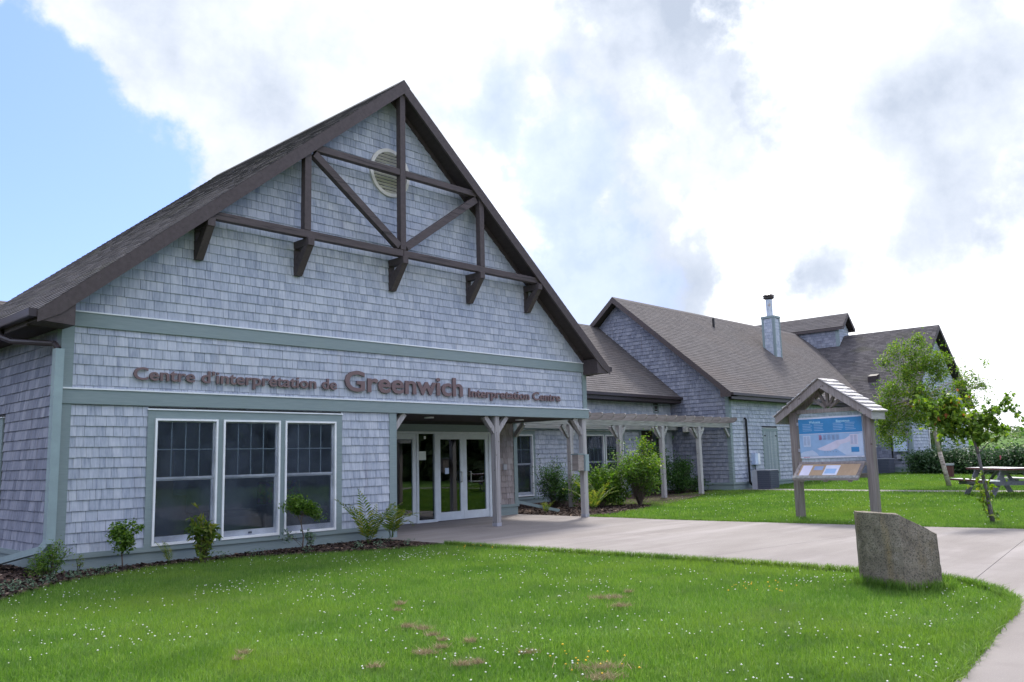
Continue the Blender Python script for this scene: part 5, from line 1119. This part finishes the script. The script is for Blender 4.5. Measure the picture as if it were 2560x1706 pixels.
# left bed, from left to right
g0 = -1.465
plant('shrub', 'loose feathery shrub below the downspout at the building corner', 'shrub', (4.20, 12.72, g0), [(0, 0, 0.26, .18, .18, .20), (0.08, -0.05, 0.36, .14, .14, .14), (-0.10, 0.05, 0.16, .16, .16, .12)], 1300, 0.05, 'leaf_b', 'bark', twigs=34, shape='thin')
plant('shrub', 'small round leafy shrub on a thin stem left of the triple window', 'shrub', (5.32, 13.02, g0), [(-0.04, 0, 0.46, .19, .19, .20), (0.15, -0.05, 0.60, .12, .12, .10), (-0.12, 0.0, 0.60, .12, .12, .12), (0, 0, 0.32, .16, .16, .10)], 1700, 0.052, 'leaf_b', 'bark', trunk=[(0, 0, 0, .011), (-0.02, 0, 0.2, .009), (-0.02, 0, 0.4, .006)], twigs=24)
plant('seedling', 'tiny pale seedling against the grey-green base board', 'seedling', (4.78, 13.20, g0), [(0, 0, 0.18, .07, .05, .10)], 60, 0.045, 'leaf_y', 'bark', twigs=6, shape='thin')
fern('small fern with one upright frond under the left window', 6.08, 13.12, g0, 3, 0.42, 0.4, az0=60, az1=200)
plant('shrub', 'dense upright bushy plant standing before the left and middle windows', 'shrub', (6.42, 12.78, g0), [(0, 0, 0.30, .15, .14, .24), (0.10, 0, 0.50, .15, .14, .15), (-0.10, 0, 0.55, .12, .10, .14)], 420, 0.15, 'fern', 'bark', twigs=20, shape='thin', up=0.1)
plant('shrub', 'airy shrub with a flat leafy crown in front of the right-hand window', 'shrub', (8.30, 12.90, g0), [(-0.22, 0, 0.78, .20, .18, .13), (0.0, 0, 0.76, .20, .18, .15), (0.22, 0, 0.66, .18, .15, .13), (0.30, 0, 0.55, .10, .1, .08), (-0.1, 0, 0.92, .09, .08, .09)], 2500, 0.046, 'leaf_b', 'bark',
      trunk=[(0, 0, 0, .013), (0.02, 0, 0.25, .011), (-0.03, 0, 0.48, .009), (-0.02, 0, 0.60, .007)], twigs=40)
plant('shrub', 'few low leafy suckers beside the airy window shrub', 'shrub', (8.48, 12.98, g0), [(0.0, 0, 0.22, .14, .1, .12), (-0.4, 0.05, 0.26, .10, .1, .14)], 170, 0.055, 'silver', 'bark', twigs=10)
fern('tall spiky fern with upright fronds beside the entrance corner', 9.72, 12.90, g0, 8, 0.98, 0.50)
fern('arching fern leaning over the concrete beside the entrance', 10.06, 12.66, g0 + 0.10, 9, 0.88, 1.1, az0=-130, az1=120)
# right bed
def gg(x, y): return gzf(x, y) + 0.01
plant('shrub', 'dark glossy shrub behind the first pergola post', 'shrub', (20.25, 17.45, gg(20.25, 17.45)), [(0, 0, 0.65, .75, .45, .40), (-0.1, 0, 1.0, .45, .35, .30), (0.4, -0.3, 0.4, .55, .4, .35)], 5200, 0.085, 'leaf_a', 'bark', twigs=90, shape='thin')
plant('shrub', 'bright bushy green shrub under the double windows', 'shrub', (20.55, 15.85, gg(20.55, 15.85)), [(0, 0, 0.65, .70, .60, .45), (0.4, 0, 0.85, .60, .45, .35), (-0.5, 0.2, 0.60, .45, .4, .35), (0.5, -0.1, 0.4, .6, .5, .35)], 8500, 0.085, 'leaf_b', 'bark', twigs=130)
plant('shrub', 'large open shrub with yellow-green top shoots on the grass edge', 'shrub', (21.55, 15.15, gg(21.55, 15.15)), [(0.0, 0, 1.15, .80, .60, .38), (-0.55, 0, 1.05, .45, .4, .25), (0.5, 0, 1.2, .45, .4, .35), (0.3, 0, 0.7, .55, .45, .35), (0.35, 0, 1.75, .28, .18, .40, 0.02)], 6500, 0.075, 'leaf_b', 'bark', twigs=120, tr=0.018,
      extra=[('leaf_y', 0.13, lambda c: (c[:, 2] > 1.15) & (c[:, 0] > -0.3))])
fern('yellow-green upright fern behind the right-hand porch post', 18.75, 14.75, gg(18.7, 14.7), 9, 1.05, 0.6)
fern('small pale fern at the left end of the rear mulch bed', 17.75, 15.6, gg(17.7, 15.6), 5, 0.40, 0.5)
fern('tiny fern beside the pale fern on the rear mulch', 18.7, 16.4, gg(18.7, 16.4), 4, 0.30, 0.6)
plant('shrub', 'tall leafy green shrub against the shaded gable wall', 'shrub', (26.6, 17.9, gg(26.6, 17.9)), [(0, 0, 0.95, .50, .5, .65), (0.1, 0, 1.5, .35, .35, .35)], 4200, 0.09, 'leaf_a', 'bark', twigs=70)
plant('shrub', 'lower dark shrub right of the tall one in the gable shade', 'shrub', (28.0, 17.7, gg(28.0, 17.7)), [(-0.3, 0, 0.55, .7, .5, .45), (0.1, 0, 1.0, .45, .4, .30), (0.9, 0, 0.35, .45, .4, .30)], 5200, 0.08, 'leaf_a', 'bark', twigs=80)
b = MB(); b.beam((17.1, 16.25, -1.10), (18.25, 15.55, -1.42), 0.10, 0.08); tag(b.build('downspout_extension', M['green_metal']), 'short grey-green downspout extension lying across the rear mulch', 'downspout')
# trees
t1 = (31.6, 9.35); z1 = gzf(*t1)
def to_tree(base, dist, pts):
    """(px, py, radius px) in the picture plane at the tree's distance -> blob offsets"""
    out = []
    for px, py, rp, w in pts:
        d = CF + CR * ((px - 1280) / 2111.27) - CU * ((py - 853) / 2111.27); P = d * dist; r = rp * dist / 2111.27
        out.append((P.x - base[0] + rng.uniform(-.3, .3) * r, P.y - base[1] + rng.uniform(-.3, .3) * r, P.z - base[2], r, r, r * 0.85, w))
    return out
bt1 = (t1[0], t1[1], z1); D1 = t1[0] * CF.x + t1[1] * CF.y
bl = to_tree(bt1, D1, [(2290, 855, 20, 1), (2245, 875, 32, 2.2), (2300, 895, 38, 3), (2215, 905, 16, .6), (2350, 900, 24, 1.2), (2265, 935, 36, 2.6), (2345, 935, 30, 1.6), (2230, 975, 34, 2.4), (2300, 985, 44, 3.4), (2215, 1025, 28, 1.8), (2260, 1040, 40, 3),
     (2205, 1070, 24, 1.4), (2212, 1105, 20, 1), (2315, 1045, 36, 2.2), (2245, 1090, 26, 1), (2405, 960, 22, .8), (2425, 1000, 22, .9), (2455, 965, 14, .35), (2468, 1000, 10, .25), (2380, 1000, 30, 1.2), (2440, 945, 12, .3), (2385, 1040, 26, .9)])
plant('birch_tree', 'taller slender tree with pale flecked trunk behind the picnic area', 'tree', bt1, bl, 12500, 0.08, 'leaf_t', 'bark_pale',
      trunk=[(0, 0, 0, .085), (-0.16, 0.16, 1.2, .07), (-0.22, 0.25, 2.0, .06), (-0.45, 0.5, 3.0, .04), (-0.75, 0.8, 4.0, .025), (-0.9, 0.95, 4.9, .01)], twigs=150, spread=1.3, extra=[('leaf_y', 0.40, lambda c: (c[:, 2] > 1.6))], tr=0.03)
t2 = (18.68, 4.80); z2 = gzf(*t2); bt2 = (t2[0], t2[1], z2); D2 = t2[0] * CF.x + t2[1] * CF.y
bl2 = to_tree(bt2, D2, [(2310, 1010, 20, 1), (2345, 1030, 30, 2.2), (2385, 1015, 26, 1.6), (2395, 1050, 34, 2.6), (2350, 1065, 24, 1.4), (2330, 1055, 16, .6), (2440, 1065, 34, 2.8), (2400, 1090, 26, 1.4), (2475, 1055, 26, 1.8), (2500, 1075, 22, 1.2), (2465, 1040, 16, .7), (2485, 1025, 14, .5), (2525, 1020, 18, .8), (2520, 1000, 12, .4), (2545, 1030, 14, .4), (2555, 1050, 10, .25), (2450, 1095, 20, 1), (2365, 1000, 16, .5), (2420, 985, 8, .15), (2355, 1095, 12, .3)])
plant('maple_sapling', 'smaller maple sapling with orange-tipped leaves in front of the picnic table', 'tree', bt2, bl2, 3400, 0.092, 'leaf_t', 'bark_grey',
      trunk=[(0, 0, 0, .045), (-0.02, 0.03, 0.45, .036), (-0.06, 0.07, 0.85, .034), (-0.10, 0.11, 1.35, .028), (-0.16, 0.18, 1.75, .02), (-0.3, 0.3, 2.0, .012)], twigs=80, shape='maple', spread=0.55, up=0.1,
      extra=[('leaf_o', 0.014, lambda c: (c[:, 2] > 1.95) & (c[:, 0] * 0.688 - c[:, 1] * 0.7253 < -0.1)), ('leaf_y', 0.14, lambda c: (c[:, 0] * 0.688 - c[:, 1] * 0.7253 < 0.0))])
plant('maple_suckers', 'leafy suckers sprouting from the foot of the maple sapling', 'plant', (18.66, 4.83, z2), [(-0.1, 0.12, 0.80, .12, .12, .12), (0.08, -0.08, 0.75, .1, .1, .1), (-0.05, 0.05, 0.45, .12, .12, .14), (0.05, -0.02, 0.15, .2, .2, .08)], 150, 0.085, 'leaf_y', 'bark', twigs=14, shape='maple', up=0.1)
# rose bushes
ROSE = ['leftmost dark rose bush, rounded against the corner of the far wing', 'dark rose bush behind the pale birch trunk and the short capped post', 'dark rose bush behind the trunk of the maple sapling',
        'dark rose bush directly behind the picnic table top', 'rightmost dark rose bush, cut off by the right edge of the photo']
def rose_bush(x, y, rx, ry, h, n, first=None):
    z = gzf(x, y)
    o = plant('rose_bush', 'dense dark green rose bush in the row beyond the far lawn', 'rose bush', (x, y, z), [(0, 0, h * 0.5, rx, ry, h * 0.5, 3), (rx * .3, -ry * .3, h * 0.62, rx * .6, ry * .6, h * 0.40, 1.5), (-rx * .4, ry * .3, h * 0.55, rx * .6, ry * .6, h * 0.45, 1.5), (0, 0, h * 0.2, rx * 1.05, ry * 1.05, h * 0.25, 1.5)], n, 0.12, 'hedge', 'bark', twigs=50, group='rose bushes in a row', up=0.5)
    return o
spots = [(42.5, 13.3, 1.05, 1.0, 1.05), (42.5, 12.1, 1.25, 1.1, 1.15), (42.3, 10.9, 1.3, 1.2, 1.10), (41.9, 9.7, 1.3, 1.2, 1.12), (41.5, 8.4, 1.4, 1.3, 1.15)]
protos = []
for i, (x, y, rx, ry, h) in enumerate(spots):
    if i < 3: o = rose_bush(x, y, rx, ry, h, 6500); protos.append(o); o['label'] = ROSE[i]
    else:
        src = protos[i % 3]; o = src.copy(); C.objects.link(o); o.location = (x, y, gzf(x, y)); o.rotation_euler.z = 1.3 * i; o.scale = (1, 1, h / 1.12)
        o['label'] = ROSE[i]
        for chd in list(src.children):
            c = chd.copy(); C.objects.link(c); c.parent = o
def blooms():
    k = 0
    for (px, py, m, lab) in ((2501, 1144, 'pink', 'single pink rose bloom on the bush behind the picnic table'), (2420, 1130, 'whiteflower', 'white rose bloom on a bush behind the maple'), (2443, 1121, 'pink', 'faint pink rose bloom on the bush top between the two trees')):
        d = CF + CR * ((px - 1280) / 2111.27) - CU * ((py - 853) / 2111.27); P = d * 33.2
        mb = MB(); 
        for a in range(5): mb.quad(P, P + Vector((math.cos(a * 1.257), 0.0, math.sin(a * 1.257))) * 0.07 + Vector((0, -.03, 0)), P + Vector((math.cos(a * 1.257 + .6), 0, math.sin(a * 1.257 + .6))) * 0.09, P + Vector((math.cos(a * 1.257 + 1.2), 0, math.sin(a * 1.257 + 1.2))) * 0.07 + Vector((0, .03, 0)))
        tag(mb.build('rose_bloom', M[m]), lab, 'flower')
blooms()
# meadow brush, far woods
def scatter_brush():
    n = 60000; x = 44.5 + 130 * nr.uniform(0, 1, n) ** 1.6 ; y = nr.uniform(-45, 75, n)
    keep = ~((x < 54) & (y > 14)); x, y = x[keep], y[keep]; n = len(x)
    h = 0.25 + 0.75 * (np.sin(x * 0.31 + y * 0.17) * np.sin(y * 0.23 - x * 0.05) > 0.35) * nr.uniform(0.3, 1.2, n)
    z = gz(x, y) + nr.uniform(0, 1, n) * h
    V, F, t = leaf_cloud(np.stack([x, y, z], -1), 0.26, 'oval', 0.3, 0.6); t = np.clip(t * 0.7 + 0.05 + 0.35 * np.tile(np.sin(x * 0.12 + 2) * np.cos(y * 0.1), 2), 0, 1)
    np_mesh('meadow_brush', V, F, M['meadow'], tone=t, kind='stuff')
    n = 2600; x = nr.uniform(58, 170, n); y = nr.uniform(-45, 70, n); cx_ = np.round(x / 9) * 9 + 3 * np.sin(y); cy_ = np.round(y / 9) * 9
    x = cx_ + nr.normal(0, 1.3, n); y = cy_ + nr.normal(0, 1.3, n); keep = ~((x < 56) & (y > 12)); x, y = x[keep], y[keep]; n = len(x)
    z = gz(x, y) + nr.uniform(0, 1.1, n); V, F, t = leaf_cloud(np.stack([x, y, z], -1), 0.5, 'oval', 0.3, 0.5)
    np_mesh('meadow_bushes', V, F, M['leaf_b'], tone=t, kind='stuff')
    # low conifers on the skyline
    n = 2200; x = nr.uniform(160, 185, n); y = nr.uniform(-60, 95, n); cy_ = np.round(y / 5) * 5; hh = 1.2 + 1.6 * (np.sin(cy_ * 1.7) * 0.5 + 0.5); u = nr.uniform(0, 1, n)
    y = cy_ + nr.normal(0, 1, n) * (1 - u) * 1.1; z = gz(x, y) + u * hh
    V, F, t = leaf_cloud(np.stack([x, y, z], -1), 0.8, 'oval', 0.2, 0.5); np_mesh('distant_woodland', V, F, M['conifer'], tone=t, kind='stuff')
    # woods behind the viewpoint: seen only as reflections in the glass
    n = 60000; a = nr.uniform(R(92), R(290), n); rr = nr.uniform(36, 44, n); ca = np.round(a / 0.07) * 0.07; hh = 8.0 + 2.5 * np.sin(ca * 37); u = nr.uniform(0, 1, n)
    a = ca + nr.normal(0, 0.04, n) * (1.2 - 0.8 * u); x = rr * np.sin(a); y = rr * np.cos(a); z = -1.5 + u * hh
    V, F, t = leaf_cloud(np.stack([x, y, z], -1), 1.1, 'oval', 0.2, 0.5); np_mesh('distant_woodland', V, F, M['conifer'], tone=t, kind='stuff')
scatter_brush()

# ------------------------------------------------------------------ mulch chips, weeds
def chips(poly, n, x0, x1, y0, y1, szm=1.0):
    x = nr.uniform(x0, x1, n); y = nr.uniform(y0, y1, n); k = inpoly(x, y, poly); x, y = x[k], y[k]; n = len(x)
    L_ = nr.uniform(0.012, 0.045, n) * szm; W = L_ * nr.uniform(0.25, 0.6, n); a = nr.uniform(0, 6.283, n); z = gz(x, y) + 0.012 + nr.uniform(0.0, 0.025, n)
    tx = np.stack([np.cos(a) * L_, np.sin(a) * L_, nr.normal(0, 0.25, n) * L_], -1); ty = np.stack([-np.sin(a) * W, np.cos(a) * W, nr.normal(0, 0.35, n) * W], -1)
    c = np.stack([x, y, z], -1); V = np.stack([c - tx - ty, c + tx - ty * 0.7, c + tx + ty, c - tx * 0.8 + ty], 1).reshape(-1, 3); F = np.arange(4 * n).reshape(-1, 4)
    t = np.clip(nr.beta(1.6, 3.2, n) + (nr.random(n) < 0.03) * 0.5, 0, 1); np_mesh('bark_chips', V, F, M['chips'], tone=t, kind='stuff')
chips(bedL, 60000, 1.5, 10.4, 10.2, 15.5); chips(bedR, 40000, 17.0, 29.9, 13.6, 19.2, 1.1)
def weeds():
    C_ = []
    spots = [(3.3, 11.75), (3.55, 11.95), (3.8, 12.1), (3.1, 11.65), (3.45, 12.25), (2.9, 11.9), (2.7, 12.2), (4.05, 12.35), (4.2, 12.5), (3.0, 12.4), (4.45, 12.62), (4.6, 12.7), (4.75, 12.66), (4.95, 12.74), (4.98, 12.80), (5.1, 12.85), (7.6, 13.0), (7.4, 12.95), (8.9, 12.2), (9.1, 12.35), (9.35, 12.1), (9.9, 12.0), (6.9, 13.05), (9.9, 12.75), (10.1, 12.8), (8.2, 12.6), (3.35, 12.0), (3.6, 12.2)]
    for sx, sy in spots:
        k = int(nr.integers(14, 55)); p = np.stack([nr.normal(sx, 0.05, k), nr.normal(sy, 0.05, k), nr.uniform(-1.46, -1.34, k)], -1); C_.append(p)
    p = np.concatenate(C_); V, F, t = leaf_cloud(p, 0.04, 'oval', 0.6); np_mesh('ground_cover_weeds', V, F, M['silver'], tone=t, kind='stuff')
weeds()

# ------------------------------------------------------------------ lawn
LAWN1 = [(-9, 1.6)] + list(reversed(EDGE[:-1]))[0:0] + [(0, 1.7), (4.5, 1.80)] + [p for p in reversed(EDGE[1:20])] + [(10.36, 11.64)] + list(reversed(MULCH_L)) + [(-9, 9)]
def blades(x, y, hgt, wid, two, nm, mat='blade', dz=0.0, lean=0.5):
    n = len(x); z = gz(x, y) + dz; a = nr.uniform(0, 6.283, n); h = hgt * nr.uniform(0.55, 1.25, n); w = wid * nr.uniform(0.7, 1.3, n)
    la = nr.uniform(0, 6.283, n); le = np.abs(nr.normal(0, lean, n)) * h
    c = np.stack([x, y, z], -1); s = np.stack([np.cos(a) * w, np.sin(a) * w, np.zeros(n)], -1)
    tip = c + np.stack([np.cos(la) * le, np.sin(la) * le, h], -1); mid_ = c + np.stack([np.cos(la) * le * 0.35, np.sin(la) * le * 0.35, h * 0.6], -1)
    t = np.clip(nr.normal(0.5, 0.2, n), 0, 1)
    if two:
        V = np.stack([c - s, c + s, mid_ + s * 0.8, mid_ - s * 0.8, tip], 1).reshape(-1, 3); b0 = np.arange(n)[:, None] * 5
        F = np.concatenate([b0 + np.array([[0, 1, 2]]), b0 + np.array([[0, 2, 3]]), b0 + np.array([[3, 2, 4]])], 0); t = np.tile(t, 3)
    else:
        V = np.stack([c - s, c + s, tip], 1).reshape(-1, 3); F = np.arange(3 * n).reshape(-1, 3)
    return np_mesh(nm, V, F, M[mat], tone=t, kind='stuff')
def sample(poly, x0, x1, y0, y1, dens, dmin, dmax, fall=0.0):
    n = int((x1 - x0) * (y1 - y0) * dens); x = nr.uniform(x0, x1, n); y = nr.uniform(y0, y1, n); d = x * CF.x + y * CF.y; lat = x * CR.x + y * CR.y
    k = (d > dmin) & (d < dmax) & (np.abs(lat) < 0.85 * d + 1.5); x, y = x[k], y[k]; k = inpoly(x, y, poly)
    px_ = np.interp(y, [p[1] for p in PATH[::-1]], [p[0] for p in PATH[::-1]]); k &= np.abs(x - px_) > 0.44; return x[k], y[k]
x, y = sample(LAWN1, 0, 11, 1.4, 13.5, 5200, 3.6, 7.2); blades(x, y, 0.050, 0.0024, True, 'lawn_grass')
x, y = sample(LAWN1, 0, 11, 1.4, 13.5, 3600, 7.2, 10.5); blades(x, y, 0.050, 0.0032, False, 'lawn_grass')
x, y = sample(LAWN1, 0, 11, 1.4, 13.5, 2400, 10.5, 20); blades(x, y, 0.052, 0.0045, False, 'lawn_grass')
# ragged fringe over the pavement edge
def fringe(line_, per, hgt, wid, sidej):
    X = []; Y = []
    for (xa, ya), (xb, yb) in zip(line_[:-1], line_[1:]):
        L_ = math.hypot(xb - xa, yb - ya); n = int(L_ * per); t = nr.uniform(0, 1, n); X.append(xa + (xb - xa) * t + nr.normal(0, sidej, n)); Y.append(ya + (yb - ya) * t + nr.normal(0, sidej, n))
    return np.concatenate(X), np.concatenate(Y)
x, y = fringe(EDGE[1:21], 900, 0.07, 0.003, 0.022); blades(x, y, 0.075, 0.0032, True, 'lawn_edge_grass', lean=0.9, dz=0.015)
LAWN2 = list(FAR[:10]) + [(18.5, -6), (46, -6), (46, 14.2), (43.7, 14.3), (43.7, 16.5), (29.9, 16.5), (29.9, 17.2)] + list(reversed(MULCH_R[:-1]))
x, y = sample(LAWN2, 17, 30, -6, 18, 1500, 8, 21); blades(x, y, 0.055, 0.006, False, 'lawn_grass')
x, y = sample(LAWN2, 17, 46, -6, 18, 420, 21, 42); blades(x, y, 0.07, 0.013, False, 'lawn_grass')
x, y = fringe(FAR[:10], 500, 0.07, 0.005, 0.03); blades(x, y, 0.085, 0.005, False, 'lawn_edge_grass', lean=0.8, dz=0.01)
x, y = fringe(MULCH_L[2:], 260, 0.06, 0.004, 0.03); blades(x, y, 0.06, 0.0035, False, 'lawn_edge_grass', lean=0.8)
x, y = fringe(MULCH_R[2:], 200, 0.06, 0.004, 0.04); blades(x, y, 0.07, 0.006, False, 'lawn_edge_grass', lean=0.8)
x, y = fringe([(9.72, 3.98), (9.42, 3.32), (9.80, 2.98), (10.1, 3.1)], 700, 0.1, 0.004, 0.03); blades(x, y, 0.12, 0.0035, True, 'lawn_edge_grass', lean=0.5)
# clover and buttercups
ico = []
def flowers(n, poly, rng_, size, mat, nm, clump=0.6, hz=(0.03, 0.06)):
    x0, x1, y0, y1, dmin, dmax = rng_
    k = n // 18; cx_ = nr.uniform(x0, x1, k); cy_ = nr.uniform(y0, y1, k); i = nr.integers(0, k, n)
    x = cx_[i] + nr.normal(0, clump, n); y = cy_[i] + nr.normal(0, clump, n); d = x * CF.x + y * CF.y
    kk = (d > dmin) & (d < dmax) & inpoly(x, y, poly); x, y = x[kk], y[kk]; n = len(x)
    r = size * nr.uniform(0.6, 1.15, n); z = gz(x, y) + nr.uniform(*hz, n)
    ring = [(math.cos(a), math.sin(a)) for a in [i_ * math.pi / 3 for i_ in range(6)]]
    P = [np.stack([x, y, z + r * 0.8], -1)] + [np.stack([x + r * c_, y + r * s_, z + r * 0.15], -1) for c_, s_ in ring] + [np.stack([x, y, z - r * 0.6], -1)]
    V = np.stack(P, 1).reshape(-1, 3); b0 = np.arange(n)[:, None] * 8; tr = []
    for i_ in range(6): tr += [(0, 1 + i_, 1 + (i_ + 1) % 6), (7, 1 + (i_ + 1) % 6, 1 + i_)]
    F = np.concatenate([b0 + np.array([t]) for t in tr], 0); np_mesh(nm, V, F, M[mat], tone=np.full(len(F), 0.5), kind='stuff')
flowers(1500, LAWN1, (1, 10.6, 1.6, 13, 3.4, 20), 0.0090, 'clover', 'clover_flowers', 0.33)
flowers(60, LAWN1, (2, 10.6, 2, 13, 5, 20), 0.011, 'buttercup', 'buttercup_flowers', 0.25)
flowers(900, LAWN2, (17, 40, 0, 17, 14, 45), 0.012, 'clover', 'clover_flowers', 1.0, (0.05, 0.08))
# dry clippings
def straw():
    spots = []
    for zx, zy, r in ((1610, 515, .10), (1705, 570, .06), (1757, 478, .03), (262, 556, .045), (245, 600, .03), (312, 705, .05), (412, 720, .045), (475, 762, .035), (540, 797, .03), (722, 803, .045), (430, 880, .06), (530, 845, .04), (680, 955, .05), (770, 945, .03), (1092, 878, .035), (1585, 975, .09), (1590, 1040, .08), (90, 970, .03), (-760, 880, .035), (-790, 920, .02)):
        px_, py_ = 900 + zx / 2.614, 1300 + zy / 2.614; v = CF + CR * ((px_ - 1280) / 2111.27) - CU * ((py_ - 853) / 2111.27); k = -1.455 / v.z; spots.append((v.x * k, v.y * k, r))
    X = []; Y = []
    for sx, sy, r in spots:
        k = int(3400 * r); q = nr.normal(0, 1, k) * r * nr.uniform(0.3, 1.2); X.append(sx + nr.normal(0, r * 0.5, k) + q * 0.69); Y.append(sy + nr.normal(0, r * 0.5, k) - q * 0.72)
    x = np.concatenate(X); y = np.concatenate(Y); blades(x, y, 0.040, 0.0028, False, 'dry_clippings', 'straw', 0.030, 1.3)
straw()
